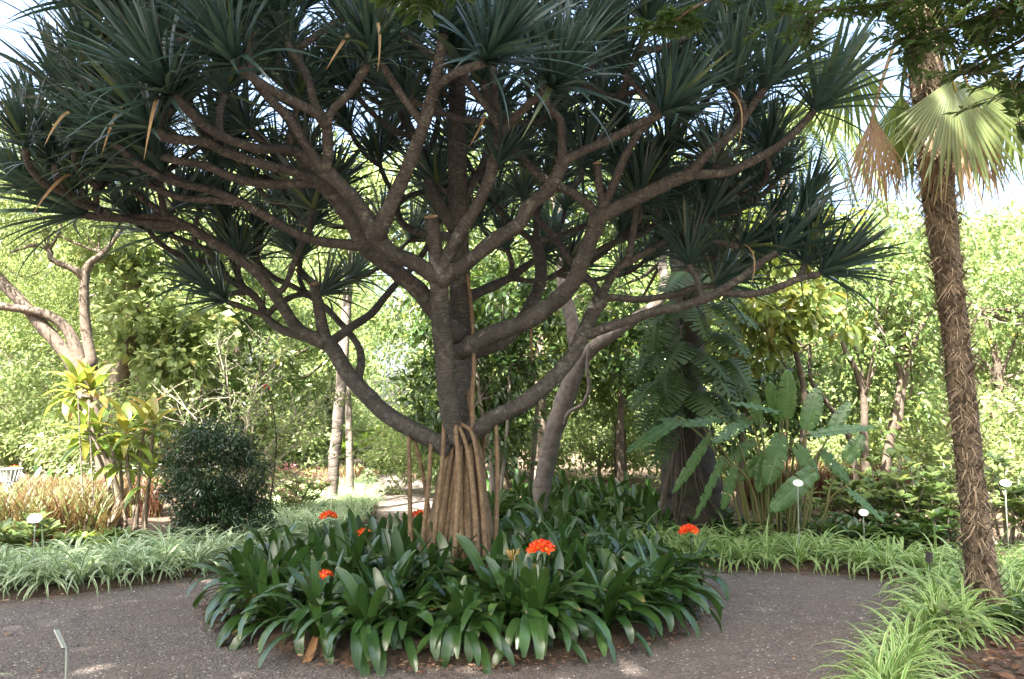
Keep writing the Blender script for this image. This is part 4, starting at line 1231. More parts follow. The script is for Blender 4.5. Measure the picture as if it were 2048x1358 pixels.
for k, (px, Y, s, lab) in enumerate(((-60, 21, 1.5, 'big sunlit bush at the left edge'), (120, 22, 1.5, 'sunlit bush below the leaning trunk'), (200, 20, 1.15, 'sunlit bush behind the pot-bellied trunk'), (300, 17, 1.1, 'sunlit bush right of the cane-stemmed plants'), (400, 24, 1.5, 'sunlit bush behind the thin bare trunk'),
                                     (500, 20, 1.2, 'sunlit bush behind the pink flowers'), (600, 23, 1.35, 'sunlit bush left of the path behind the grass'), (660, 28, 1.3, 'sunlit bush left of the ferns'), (860, 24, 1.2, 'sunlit bush right of the far path'), (860, 17, .8, 'low sunlit bush right of the path'),
                                     (960, 22, 1.1, 'sunlit bush seen between the stilt roots and grey trunk'), (1090, 22, 1.2, 'sunlit bush behind the pale thin trunk'), (1200, 20, 1.0, 'sunlit bush right of the grey trunk'), (1290, 26, 1.3, 'sunlit bush behind the split leaves'),
                                     (1500, 24, 1.3, 'sunlit bush between the clad trunk and banana-like clump'), (1640, 22, 1.1, 'sunlit bush right behind the banana-like leaves'), (1760, 16, 1.05, 'bush below the many-stemmed tree'), (1900, 18, 1.3, 'bush behind the palm trunk'),
                                     (2040, 13, .9, 'bush beside the right-hand sign'), (2010, 24, 1.6, 'tall bright bush far right of the palm'), (1420, 17, .9, 'bush behind the foot of the clad trunk'))):
    clone(bush, lab, gp(px, Y), k * 2.4, s)

# ------------------------------------------------------------------ named trees and shrubs of the left side
b0 = Vector(gp(205, 14))
def rel(pts, b): return [tuple(at(*p) - b) for p in pts]
tree('leaning_tree', 'grey-brown tree leaning left with two curved limbs, far left', 'tree', b0,
     [(rel([(215, 960, 14), (195, 850, 14), (150, 735, 14), (75, 640, 14), (0, 560, 14), (-90, 470, 14), (-160, 380, 14)], b0), [.20, .17, .14, .12, .11, .09, .05]),
      (rel([(170, 760, 14), (140, 668, 14), (90, 628, 13.9), (0, 612, 13.8), (-80, 600, 13.7)], b0), [.12, .10, .085, .075, .05]),
      (rel([(185, 740, 14.1), (170, 640, 14.1), (170, 555, 14.1), (182, 525, 14.1), (205, 508, 14.1), (250, 450, 14.3)], b0), [.11, .09, .085, .07, .06, .03]),
      (rel([(170, 558, 14.1), (150, 540, 14.0), (105, 520, 13.9), (98, 500, 13.9), (70, 490, 13.8), (20, 505, 13.7)], b0), [.075, .065, .055, .05, .04, .02])],
     [(tuple(at(60, 420, 14.2) - b0), (1.6, 1.5, .7)), (tuple(at(220, 430, 14.6) - b0), (1.2, 1.2, .6)), (tuple(at(-60, 330, 14) - b0), (1.6, 1.4, .8)), (tuple(at(90, 300, 14.6) - b0), (1.3, 1.3, .6))],
     L2n, 'feather', 'bark_brown', 190, 100, .10, .42, 71, 9, .03, starts=[tuple(at(205, 508, 14.1) - b0), tuple(at(98, 500, 13.9) - b0), tuple(at(-60, 480, 14) - b0)])
b0 = Vector(gp(245, 17))
tree('ivy_tree', 'pale pot-bellied trunk draped in climbing leaves, left', 'tree', b0,
     [(rel([(245, 985, 17), (232, 900, 17), (226, 840, 17), (240, 760, 17), (262, 650, 17), (268, 560, 17), (260, 470, 17), (250, 380, 17)], b0), [.34, .30, .34, .24, .20, .18, .15, .1]),
      (rel([(258, 690, 17), (290, 630, 16.9), (318, 600, 16.9)], b0), [.14, .11, .08])],
     [(tuple(at(275, 600, 16.8) - b0), (.9, .6, 1.3)), (tuple(at(330, 700, 16.6) - b0), (1.0, .6, .8)), (tuple(at(250, 470, 17) - b0), (1.2, .9, .9)), (tuple(at(380, 640, 17) - b0), (1.0, .7, .8))],
     L2r, 'sunleaf', 'bark_pale', 110, 45, .22, .42, 72, 6, .03)
b0 = Vector(gp(395, 18))
tree('slender_tree', 'slender bare reddish trunk left of centre in the sun', 'tree', b0,
     [(rel([(402, 930, 18), (400, 750, 18), (392, 640, 18), (386, 540, 18), (380, 420, 18)], b0), [.07, .06, .055, .05, .03])],
     [(tuple(at(400, 420, 18) - b0), (1.7, 1.4, 1.2)), (tuple(at(470, 560, 18.3) - b0), (1.4, 1.0, .8))], L2, 'sunleaf', 'bark_pale', 110, 50, .17, .45, 73, 7, .03)
b0 = Vector(gp(672, 13.5))
tree('pale_trunk_tree', 'tree with pale slanting trunk beside the path, left of centre', 'tree', b0,
     [(rel([(664, 985, 13.5), (668, 930, 13.5), (676, 850, 13.5), (683, 760, 13.5), (690, 660, 13.6), (700, 540, 13.7), (720, 420, 13.8)], b0), [.12, .105, .10, .10, .095, .085, .06]),
      (rel([(700, 960, 15), (697, 820, 15), (690, 700, 15), (692, 600, 15)], b0), [.08, .07, .065, .05])],
     [(tuple(at(700, 420, 14) - b0), (2.0, 1.6, 1.1)), (tuple(at(600, 380, 14.4) - b0), (1.6, 1.4, 1.0)), (tuple(at(820, 400, 14.4) - b0), (1.6, 1.4, 1.0))],
     L2, 'sunleaf', 'bark_grey', 170, 55, .15, .45, 74, 9, .04)

# bare-branched grey shrub
b0 = Vector(gp(480, 11.8))
gs = thing('twiggy_shrub', 'sparse shrub of bare grey twigs behind the dark round shrub', 'shrub', b0)
g = np.random.default_rng(77)
LV = Geo()
for k in range(15):
    a = (k + .5) / 15
    e = at(300 + 470 * a + g.normal() * 20, 690 + 260 * abs(a - .45) + g.normal() * 45, 11.8 + g.normal() * .5) - b0
    s = Vector((g.normal() * .1, g.normal() * .1, 0))
    m = Vector((e.x * .38, e.y * .4, e.z * .62))
    P = crom([s, m, e], 8)
    G = Geo()
    tube(G, [tuple(p) for p in P], np.linspace(.012, .004, 6), 5, 1)
    for j in range(20):
        i = int(g.integers(4, len(P)))
        d = nrm(g.normal(size=3) * np.array([1, .8, .5]) + nrm(np.array(tuple(e))) * .8 + np.array([0, 0, .3]))
        l = .25 + .35 * g.random()
        q = P[i] + d * l
        tube(G, [P[i], P[i] + d * l * .5 + g.normal(size=3) * .02, q], [.005, .004, .002], 4, 3, cap=False)
        m_ = 6
        t_ = g.random(m_)
        scatter(LV, L2r, P[i] + d * l * t_[:, None] + g.normal(size=(m_, 3)) * .03, frames(g.normal(size=(m_, 3)), g.normal(size=(m_, 3)) + [0, 0, .6]), .045 + .04 * g.random(m_))
    link('stem', G.mesh('stem', M['twig']), gs)
stuff(link('foliage', LV.mesh('foliage', M['sunleaf']), gs))

# dark round shrub
b0 = Vector(gp(432, 9.6))
ds = thing('dark_shrub', 'dense dark green round shrub behind the left border', 'shrub', b0)
g = np.random.default_rng(78)
G = Geo()
cc = cloud(G, g, [((0, 0, .95), (.58, .52, .68)), ((.1, 0, .45), (.62, .5, .42)), ((-.05, 0, 1.35), (.35, .3, .28))], 320, 62, .062, L2n, .15, .55, .5)
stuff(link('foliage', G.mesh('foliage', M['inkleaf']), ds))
for k in range(7):
    e = cc[int(g.integers(len(cc)))]
    link('stem', tube_mesh('stem', [(g.normal() * .06, g.normal() * .06, -.02), (e[0] * .3, e[1] * .3, e[2] * .5), tuple(e)], [.018, .012, .005], M['bark_dark'], 5, 4), ds)
# thin reddish shoot beside it
sh = thing('flower_shoot', 'thin dark upright shoot with pink buds right of the dark shrub', 'plant', gp(540, 9.4))
b0 = Vector(gp(540, 9.4))
link('stem', tube_mesh('stem', rel([(540, 1010, 9.4), (552, 900, 9.4), (548, 830, 9.4), (536, 775, 9.4)], b0), [.010, .009, .007, .005], M['bark_dark'], 5, 5), sh)
G = Geo()
g = np.random.default_rng(79)
pos = np.array([tuple(at(545 + g.normal() * 12, 775 + 150 * g.random(), 9.4) - b0) for _ in range(22)])
scatter(G, L8, pos, frames(g.normal(size=(22, 3)), g.normal(size=(22, 3)) + [0, 0, 1]), .06 + .03 * g.random(22))
stuff(link('foliage', G.mesh('foliage', M['midleaf']), sh))
G = Geo()
pos = np.array([tuple(at(530 + 8 * g.random(), 768 + 8 * g.random(), 9.4) - b0) for _ in range(8)])
scatter(G, L2r, pos, frames(g.normal(size=(8, 3)), g.normal(size=(8, 3))), .03 + .02 * g.random(8))
stuff(link('buds', G.mesh('buds', M['redflower']), sh))

# cane-stemmed plants (ti plants)
ti_prof = lambda t: np.where(t < .2, .14 + .3 * t / .2, np.sin(np.pi * np.clip(.22 + .80 * (t - .0), 0, 1)) ** .75)
TI = {}
for m in ('ti_leaf', 'ti_yellow'):
    for k in range(5):
        g = np.random.default_rng(k + 5)
        TI[(m, k)] = Geo().add(*blade(.50 * (.85 + .3 * g.random()), .125, 70 - 16 * k, 25 - 25 * k, 8, ti_prof, .25, 1.2, g.normal() * .3)).mesh('leaf', M[m])
def ti_plant(label, base, stems):
    """stems: (points down to up in the photo, share of yellow leaves, leaf count, scale)"""
    b0 = Vector(base)
    o = thing('ti_plant', label, 'plant', b0, group='cane-stemmed plants on the left')
    for pts, yel, n, s in stems:
        P = rel(pts, b0)
        ground_it(P)
        link('cane', tube_mesh('cane', P, [.028, .024, .018], M['bark_pale'], 7, 5), o)
        e = Vector(P[-1])
        for i in range(n):
            f = i / (n - 1)
            me = TI[('ti_yellow' if random.random() < yel else 'ti_leaf', min(4, int(f * 5)))]
            link('leaf', me, o, e - UP * (.16 * f), (random.gauss(0, .12), random.gauss(0, .12), i * 2.4 + random.gauss(0, .2)), s * random.uniform(.85, 1.1))
    return o
ti_plant('cane plant with two tall stems topped by yellowing leaf tufts, left', gp(200, 10.6), [
    ([(226, 1020, 10.6), (205, 930, 10.6), (168, 850, 10.6), (152, 770, 10.6)], .75, 20, 1.0),
    ([(236, 1020, 10.7), (215, 920, 10.7), (190, 860, 10.7), (182, 775, 10.7)], .6, 20, 1.0)])
ti_plant('cane plant with green leaf tufts in the middle of the left group', gp(235, 10.3), [
    ([(240, 1025, 10.3), (218, 930, 10.3), (195, 860, 10.3)], .1, 16, 1.0),
    ([(250, 1025, 10.2), (225, 945, 10.2), (190, 875, 10.2), (160, 855, 10.2)], .1, 14, .9),
    ([(246, 1025, 10.3), (243, 960, 10.3), (240, 915, 10.3)], .1, 14, .95)])
ti_plant('cane plant with low broad green leaves nearest the dark shrub', gp(275, 10.2), [
    ([(270, 1030, 10.2), (256, 940, 10.2), (252, 860, 10.2)], .3, 16, 1.0),
    ([(274, 1030, 10.2), (280, 920, 10.2), (290, 850, 10.2)], .35, 12, .9),
    ([(288, 1030, 10.2), (298, 970, 10.2), (305, 880, 10.2), (312, 840, 10.3)], .5, 9, .9),
    ([(292, 1025, 10.1), (296, 975, 10.1), (300, 950, 10.1)], .1, 12, .85)])
# two thin grey poles among them
for px, top_, lab in ((160, 790, 'thin grey pole standing among the cane plants, left one'), (181, 800, 'thin grey pole standing among the cane plants, right one')):
    b = Vector(gp(px + 4, 10.0))
    me = tube_mesh('pole', rel([(px + 8, 1030, 10.0), (px + 2, 920, 10.0), (px - 4, top_, 10.0)], b), [.011, .010, .009], M['bark_grey'], 6, 4)
    tag(link('thin_pole', me, None, b), lab, 'pole')

# reddish grasses, low red plants, yellow-green low plants of the left bed
def patch(name, label, cat, pxs, Y0, Y1, n, tpl, mat, s0, s1, seed, tilt=.35, z=.05):
    g = np.random.default_rng(seed)
    G = Geo()
    y = Y0 + (Y1 - Y0) * g.random(n)
    px = pxs[0] + (pxs[1] - pxs[0]) * g.random(n)
    x = (px - 1024) / FOC * y * .995
    az = g.random(n) * 6.283
    fwd = np.stack([-np.sin(az), np.cos(az), np.zeros(n)], -1)
    scatter(G, tpl, np.stack([x, y, np.full(n, z)], -1), frames(fwd, np.tile([0, 0, 1.], (n, 1))), s0 + (s1 - s0) * g.random(n))
    return tag(link(name, G.mesh(name, M[mat])), label, cat, kind='stuff')
RG = blade(1.0, .03, 82, 30, 4, spider_prof, .2, 1.4)
patch('red_grass', 'reddish upright grass filling the bed behind the left border', 'grass', (-40, 235), 9.6, 12.4, 3600, RG, 'redgrass', .45, .85, 1)
patch('red_grass', 'low reddish foliage along the far edge of the left bed', 'grass', (-60, 330), 12.4, 13.6, 3000, RG, 'redleaf', .5, .8, 2)
patch('red_grass', 'reddish foliage in the distance behind the banana-like clump', 'grass', (1480, 1800), 13.5, 16.5, 5200, RG, 'redleaf', .5, .95, 3)
patch('red_grass', 'reddish foliage beside the far end of the path', 'grass', (560, 715), 17, 20, 2200, RG, 'redleaf', .35, .6, 4)
def rosette_shrub(label, base, n_st, h, w, mat, leaf_len, seed, tpl=None, flower=None, group=None, per=13, name='leafy_plant', stem='bark_brown'):
    o = thing(name, label, 'plant', base, group=group)
    g = np.random.default_rng(seed)
    G = Geo()
    FLR = Geo()
    for k in range(n_st):
        a, r = g.random() * 6.283, w * math.sqrt(g.random())
        e = np.array([r * math.cos(a), r * math.sin(a), h * (.55 + .5 * g.random()) * (1 - .35 * r / w)])
        link('stem', tube_mesh('stem', [(e[0] * .2, e[1] * .2, -.02), (e[0] * .6, e[1] * .6, e[2] * .5), tuple(e)], [.012, .010, .007], M[stem], 5, 3), o)
        for lev in range(2):
            q = e * (1 - .28 * lev)
            az = np.arange(per) * 2.4 + g.random() * 6
            el = .2 + .7 * g.random(per)
            f = np.stack([np.cos(az) * np.cos(el), np.sin(az) * np.cos(el), np.sin(el) - .15 * lev], -1)
            scatter(G, tpl or L8, np.tile(q, (per, 1)) - np.array([0, 0, .06]) * g.random((per, 1)), frames(f, np.tile([0, 0, 1.], (per, 1)) + g.normal(size=(per, 3)) * .15), leaf_len * (.7 + .5 * g.random(per)))
        if flower and g.random() < flower[1]:
            m_ = 26
            scatter(FLR, L2r, e + g.normal(size=(m_, 3)) * np.array([.035, .035, .07]) + np.array([0, 0, flower[3]]), frames(g.normal(size=(m_, 3)), g.normal(size=(m_, 3))), flower[2] * (.6 + .6 * g.random(m_)))
    stuff(link('foliage', G.mesh('foliage', M[mat]), o))
    if flower and FLR.n:
        stuff(link('flowers', FLR.mesh('flowers', M[flower[0]]), o))
    return o
rosette_shrub('green plant with hanging red flower spikes behind the left oval sign', gp(65, 8.9), 9, .62, .34, 'midleaf', .17, 11, flower=('redflower', .9, .035, -.12))
for k, (px, Y, lab) in enumerate(((110, 8.8, 'yellow-green leafy plant right of the left oval sign'), (165, 9.1, 'yellow-green leafy plant below the thin poles'), (215, 9.0, 'yellow-green leafy plant at the foot of the canes'), (20, 9.0, 'leafy plant at the left edge behind the border'), (265, 9.2, 'low dark leafy plant left of the dark shrub'))):
    rosette_shrub(lab, gp(px, Y), 9, .40, .30, 'ti_leaf' if k in (1, 2) else 'midleaf', .15, 20 + k)
rosette_shrub('shrub with clusters of pale pink flowers left of the pale trunk', gp(575, 12.4), 20, .95, .7, 'sunleaf', .14, 31, flower=('pinkflower', .75, .05, .06))
rosette_shrub('leafy green plant between the pink flowers and the path', gp(620, 14.5), 14, .75, .6, 'sunleaf', .15, 32)
rosette_shrub('pink-tinged plants beside the far path', gp(700, 19), 16, .55, .9, 'redleaf', .14, 33)
patch('flower_litter', 'white blossoms scattered through the sunlit left bushes', 'blossom', (90, 330), 11.5, 15.5, 60, leaf2(.9), 'whiteflower', .05, .09, 6, z=.8)

# slatted planter at the left edge
pl = thing('slatted_planter', 'pale grey slatted tapering planter at the far left edge', 'planter', (at(20, 950, 11.4).x, 11.4, 0))
zc = at(20, 962, 11.4).z; zt = at(20, 938, 11.4).z
link('post', tube_mesh('post', [(0, 0, -.03), (0, 0, zc)], [.05, .05], M['metal_post'], 8, 1), pl)
for zz, r, nm in ((zt, .155, 'rim'), (zc, .10, 'base_ring')):
    G = Geo()
    ring = [(r * math.cos(a), r * math.sin(a), zz) for a in np.linspace(0, 2 * math.pi, 21)]
    tube(G, ring, [.012], 6, 1, cap=False)
    link(nm, G.mesh(nm, M['planter_grey']), pl)
SL = None
for k in range(16):
    a = k * math.pi / 8
    G = Geo()
    c, s = math.cos(a), math.sin(a)
    V = []
    for z_, r in ((zc, .10), (zt, .152)):
        for w_ in (-.016, .016):
            for q in (-.004, .004):
                V.append(((r + q) * c - w_ * s, (r + q) * s + w_ * c, z_))
    F = [[0, 1, 3, 2], [4, 6, 7, 5], [0, 4, 5, 1], [2, 3, 7, 6], [0, 2, 6, 4], [1, 5, 7, 3]]
    link('slat', G.add(np.array(V), np.array(F)).mesh('slat', M['planter_grey'], smooth=False), pl)

# ferns closing the far end of the path
G = Geo()
for i in range(16):
    t_ = (i + 1) / 17
    for sgn in (-1, 1):
        l = .26 * math.sin(math.pi * (.12 + .85 * t_)) + .02
        y_, z_ = t_ * .9, .55 * math.sin(t_ * 2.6) * .75
        V = np.array([[0, y_, z_], [sgn * l * .5, y_ + .05, z_ - .01], [sgn * l, y_ + .06, z_ - .07 * l / .26], [sgn * l * .5, y_ - .035, z_ - .02]])
        G.add(V, np.array([[0, 1, 2], [0, 2, 3]]), np.array([[.5, 0], [.5, .5], [.5, 1], [.5, .5]]))
FERN_ME = G.mesh('frond', M['fern'])
for k in range(26):
    px = 640 + 200 * random.random(); Y = random.uniform(25.6, 29)
    p = at(px, 900, Y)
    o = thing('fern', 'bright green fern in the bank closing the end of the path', 'fern', (p.x, p.y, .0 + .22 * (Y - 25.6)), None, random.uniform(1.0, 1.5), 'ferns at the end of the path')
    for j in range(11):
        link('frond', FERN_ME, o, (0, 0, .05), (random.uniform(-.15, .3), 0, j * .571 + random.gauss(0, .1)), random.uniform(.8, 1.15))

# ------------------------------------------------------------------ middle: trees behind the stilt roots
b0 = Vector(gp(1085, 11.2))
tree('grey_tree', 'smooth grey forked tree leaning right behind the stilt roots', 'tree', b0,
     [(rel([(1078, 1010, 11.2), (1090, 940, 11.2), (1108, 860, 11.2), (1140, 770, 11.2), (1165, 715, 11.2), (1215, 675, 11.2), (1265, 640, 11.3), (1310, 610, 11.4), (1330, 570, 11.5), (1325, 520, 11.6), (1340, 440, 11.7)], b0), [.155, .135, .13, .14, .13, .10, .09, .085, .08, .07, .05]),
      (rel([(1160, 735, 11.2), (1150, 690, 11.2), (1143, 640, 11.2), (1130, 590, 11.25), (1124, 540, 11.3), (1120, 440, 11.4), (1090, 340, 11.6)], b0), [.11, .10, .10, .095, .09, .08, .05]),
      (rel([(1128, 850, 11.1), (1138, 825, 11.0), (1165, 808, 11.0), (1178, 775, 11.0), (1174, 735, 11.0), (1178, 690, 11.0)], b0), [.032, .028, .026, .026, .024, .02])],
     [(tuple(at(1130, 330, 12.2) - b0), (1.9, 1.4, 1.0)), (tuple(at(1330, 400, 12.2) - b0), (1.6, 1.3, 1.0)), (tuple(at(1250, 620, 12.8) - b0), (1.0, .6, .6))], L2, 'midleaf', 'bark_grey', 150, 55, .14, .4, 81, 8, .04)
b0 = Vector(gp(960, 12))
tree('glossy_shrub', 'tall dark glossy-leaved shrub directly behind the screw pine trunk', 'shrub', b0,
     [(rel([(985, 1000, 12), (980, 900, 12), (960, 800, 12.1), (950, 700, 12.2)], b0), [.05, .045, .035, .02]), (rel([(1000, 1000, 12), (1012, 880, 12), (1020, 760, 12.1)], b0), [.04, .03, .02])],
     [(tuple(at(880, 800, 12.2) - b0), (.55, .5, .75)), (tuple(at(1000, 610, 12.2) - b0), (.9, .6, .6)), (tuple(at(990, 740, 12.4) - b0), (.8, .6, .8)), (tuple(at(880, 640, 12.6) - b0), (.5, .5, .6)), (tuple(at(970, 880, 12.4) - b0), (.7, .5, .5))],
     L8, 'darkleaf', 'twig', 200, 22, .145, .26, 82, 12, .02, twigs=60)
b0 = Vector(gp(1080, 15))
tree('thin_pale_tree', 'thin pale trunk rising left of the grey forked tree', 'tree', b0,
     [(rel([(1078, 980, 15), (1082, 900, 15), (1082, 830, 15), (1078, 740, 15.1), (1086, 640, 15.2), (1080, 520, 15.2)], b0), [.13, .12, .12, .11, .09, .06]),
      (rel([(1060, 985, 13), (1068, 900, 13), (1073, 840, 13), (1075, 790, 13)], b0), [.05, .045, .04, .03])],
     [(tuple(at(1080, 560, 15.4) - b0), (1.4, 1.0, .9)), (tuple(at(1190, 660, 15.6) - b0), (1.2, .9, .9)), (tuple(at(1180, 760, 15.8) - b0), (1.1, .8, .7))], L2, 'midleaf', 'bark_pale', 120, 50, .14, .36, 83, 8, .03, twigs=50)
b0 = Vector(gp(1240, 15.5))
tree('thin_brown_tree', 'thin brown trunk left of the split leaves, in the middle distance', 'tree', b0,
     [(rel([(1242, 960, 15.5), (1240, 860, 15.5), (1244, 760, 15.5), (1236, 640, 15.6)], b0), [.085, .08, .07, .04])],
     [(tuple(at(1240, 620, 15.8) - b0), (1.2, .9, .8)), (tuple(at(1260, 740, 16) - b0), (1.2, .8, .7))], L2, 'midleaf', 'bark_brown', 90, 50, .13, .36, 84, 8, .03, twigs=60)

# ------------------------------------------------------------------ trunk clad in split-leaf vine
MB0 = Vector(gp(1385, 10.2))
clad = thing('clad_palm', 'dark stout trunk with a mossy root mound, clad in a split-leaf climber', 'tree', MB0)
link('trunk', tube_mesh('trunk', rel([(1385, 1065, 10.2), (1385, 1000, 10.2), (1378, 930, 10.2), (1372, 860, 10.2), (1370, 760, 10.2), (1372, 660, 10.2), (1378, 560, 10.2), (1380, 440, 10.2), (1382, 330, 10.2)], MB0),
     [.52, .42, .36, .27, .23, .24, .25, .24, .2], M['bark_dark'], 18, 6, wob=.16, seed=2), clad)
for k in range(11):
    px = 1310 + 150 * random.random()
    Yf = 10.2 - math.sqrt(max(.02, .42 ** 2 - ((px - 1385) / 152 * .42) ** 2)) - .06
    p0 = (1375 + (px - 1385) * .5, random.uniform(760, 900), 9.86)
    p2 = (px, 1060, min(Yf, 9.95))
    p1 = ((p0[0] + p2[0]) / 2 + random.gauss(0, 12), 960, (p0[2] + p2[2]) / 2 - .08)
    link('aerial_root', tube_mesh('aerial_root', rel([p0, p1, p2], MB0), [random.uniform(.005, .010)], M['bark_brown'], 5, 5), clad)
link('vine_stem', tube_mesh('vine_stem', rel([(1312, 1060, 9.9), (1330, 980, 9.85), (1352, 900, 9.85), (1362, 820, 9.9), (1350, 740, 9.92), (1365, 650, 9.9)], MB0), [.035, .035, .03, .03, .025, .02], M['bark_brown'], 7, 5), clad)
def monstera_mesh(seed, L=.6, W=.55):
    g = np.random.default_rng(seed)
    G = Geo()
    nf = 10
    n = nf * 3
    t = np.linspace(0, 1, n + 1)
    wid = W / 2 * np.sin(np.pi * np.clip(.24 + .76 * t, 0, 1)) ** .75
    y = t * L
    z = -.55 * L * t ** 2 * .6
    for sg in (-1, 1):
        rows = []
        V, U = [], []
        for i in range(n + 1):
            sweep = .18 * wid[i]
            for q, fx in enumerate((0, .20, .62, 1.0)):
                V.append((sg * wid[i] * fx, y[i] - sweep * fx * 1.2 + (.12 * L * fx if t[i] > .6 else 0), z[i] - .22 * wid[i] * fx ** 2 + .03 * L * (1 - fx)))
                U.append((.5 + sg * .5 * fx, t[i]))
        F = []
        for i in range(n):
            F.append((4 * i, 4 * i + 1, 4 * i + 5, 4 * i + 4))
            if i % 3 != 2:
                F.append((4 * i + 1, 4 * i + 2, 4 * i + 6, 4 * i + 5))
                if not (i % 3 == 0 and g.random() < .4):
                    F.append((4 * i + 2, 4 * i + 3, 4 * i + 7, 4 * i + 6))
        F = np.array(F)
        if sg < 0: F = F[:, ::-1]
        G.add(np.array(V), F, np.array(U))
    return G.mesh('split_leaf', M['monstera'])
MO = [monstera_mesh(k, .44 + .04 * k, .44) for k in range(4)]
for k, (px, py) in enumerate(((1330, 690), (1292, 725), (1315, 770), (1285, 800), (1350, 790), (1275, 850), (1400, 735), (1425, 760), (1465, 775), (1390, 650), (1445, 640), (1420, 590), (1340, 640), (1480, 700),
                              (1305, 890), (1335, 850), (1255, 750), (1450, 820), (1500, 755), (1365, 720), (1320, 820), (1290, 660), (1460, 580), (1360, 580), (1440, 700), (1330, 590), (1400, 820), (1480, 640))):
    base = at(px - (px - 1375) * .35, py - 35, 9.75)
    tipd = Vector((px - 1375, 0, 0)).normalized() * .55 + Vector((0, -.75, -.55)) + Vector((random.gauss(0, .15), random.gauss(0, .15), random.gauss(0, .15)))
    tipd.normalize()
    upv = Vector((0, -.35, 1)) + Vector((random.gauss(0, .2), 0, 0))
    x = tipd.cross(upv).normalized(); z = x.cross(tipd)
    o = link('split_leaf', MO[k % 4], clad)
    mat_ = Matrix.Translation(base - MB0) @ Matrix((x, tipd, z)).transposed().to_4x4() @ Matrix.Scale(random.uniform(.85, 1.15), 4)
    o.matrix_local = mat_
    inv = mat_.inverted()
    s = at(1372 + random.gauss(0, 8), py + 25, 10.0) - MB0
    G = Geo()
    tube(G, [inv @ s, inv @ ((s + base - MB0) / 2 + Vector((0, -.08, .06))), Vector((0, .02, -.005))], [.012, .010, .008], 5, 4)
    link('leaf_stalk', G.mesh('leaf_stalk', M['monstera']), o)

# ------------------------------------------------------------------ banana-like clump (bird of paradise)
SB = Vector(gp(1575, 9.5))
ban = thing('strelitzia', 'banana-like clump with broad pale paddle leaves beside the clad trunk', 'plant', SB)
def paddle(seed, L, W, tears=4, bend=.35):
    g = np.random.default_rng(seed)
    n = 22
    t = np.linspace(0, 1, n + 1)
    w = W / 2 * np.sin(np.pi * np.clip(.10 + .90 * t, 0, 1)) ** .55
    y = L * (t - .12 * bend * t ** 3)
    z = -bend * L * t ** 2 * .6
    tear = {-1: set(g.integers(4, n - 2, tears)), 1: set(g.integers(4, n - 2, tears))}
    G = Geo()
    for sg in (-1, 1):
        V, U, F = [], [], []
        dr = 0.0
        for i in range(n):
            if i in tear[sg]: dr = g.random() * .10 * W
            for j in (i, i + 1):
                gap = .012 if (j == i + 1 and (i + 1) in tear[sg]) else 0
                for fx in (0, .35, .7, 1.0):
                    V.append((sg * w[j] * fx, y[j] + .12 * w[j] * fx - gap * fx, z[j] + .16 * w[j] * math.sin(fx * 2.2) - dr * fx ** 2 - .10 * w[j] * fx ** 2 + .012 * math.sin(i * 1.7) * fx))
                    U.append((.5 + sg * .5 * fx, t[j]))
            b = 8 * i
            for q in range(3):
                F.append((b + q, b + q + 1, b + q + 5, b + q + 4))
        F = np.array(F)
        if sg < 0: F = F[:, ::-1]
        G.add(np.array(V), F, np.array(U))
    tube(G, [(0, y[k], z[k] - .004) for k in range(0, n + 1, 3)], [.011, .003], 5, 1)
    return G.mesh('leaf', M['banana'])
PAD = [ # blade base, blade tip, width, facing direction, foot of the stalk
 ((1574, 838, 9.3), (1578, 742, 9.15), .26, (0, -1, .5), 1575), ((1612, 862, 9.4), (1636, 772, 9.5), .27, (-.3, -1, .2), 1590), ((1566, 828, 9.3), (1462, 792, 9.2), .17, (0, -.6, 1), 1560),
 ((1560, 842, 9.5), (1538, 765, 9.4), .20, (-.5, -1, .3), 1555), ((1612, 872, 9.3), (1752, 842, 9.2), .20, (0, -.7, 1), 1590), ((1562, 868, 9.2), (1542, 968, 9.0), .30, (.2, -1, .2), 1560),
 ((1502, 838, 9.3), (1428, 880, 9.0), .20, (0, -1, .8), 1540), ((1362, 838, 9.2), (1255, 896, 8.9), .18, (.2, -.9, .8), 1500), ((1448, 838, 9.3), (1368, 842, 9.1), .18, (0, -.8, .9), 1520),
 ((1445, 915, 9.1), (1396, 1040, 8.9), .14, (.6, -1, .1), 1510), ((1628, 940, 9.1), (1545, 1018, 8.9), .28, (-.2, -1, .3), 1585), ((1690, 925, 9.6), (1728, 868, 9.6), .24, (-.2, -1, .2), 1640),
 ((1690, 975, 9.2), (1772, 1040, 9.0), .14, (.2, -.8, .8), 1630), ((1545, 900, 9.5), (1480, 960, 9.4), .22, (.2, -1, .3), 1545), ((1510, 880, 9.5), (1440, 940, 9.4), .18, (0, -1, .5), 1530),
 ((1420, 870, 9.2), (1352, 985, 9.0), .15, (.5, -1, .3), 1505), ((1660, 868, 9.6), (1700, 800, 9.7), .20, (-.4, -1, .3), 1610), ((1530, 905, 9.3), (1520, 985, 9.2), .20, (0, -1, .2), 1540),
 ((1480, 850, 9.6), (1420, 800, 9.6), .20, (-.2, -1, .5), 1530), ((1590, 890, 9.2), (1640, 960, 9.1), .22, (0, -1, .3), 1580), ((1520, 850, 9.6), (1500, 780, 9.6), .18, (-.3, -1, .2), 1545), ((1640, 900, 9.5), (1700, 960, 9.4), .20, (.2, -1, .5), 1600), ((1470, 930, 9.2), (1450, 1020, 9.1), .17, (.3, -1, .1), 1530), ((1400, 850, 9.5), (1320, 830, 9.4), .18, (0, -.8, .9), 1510)]
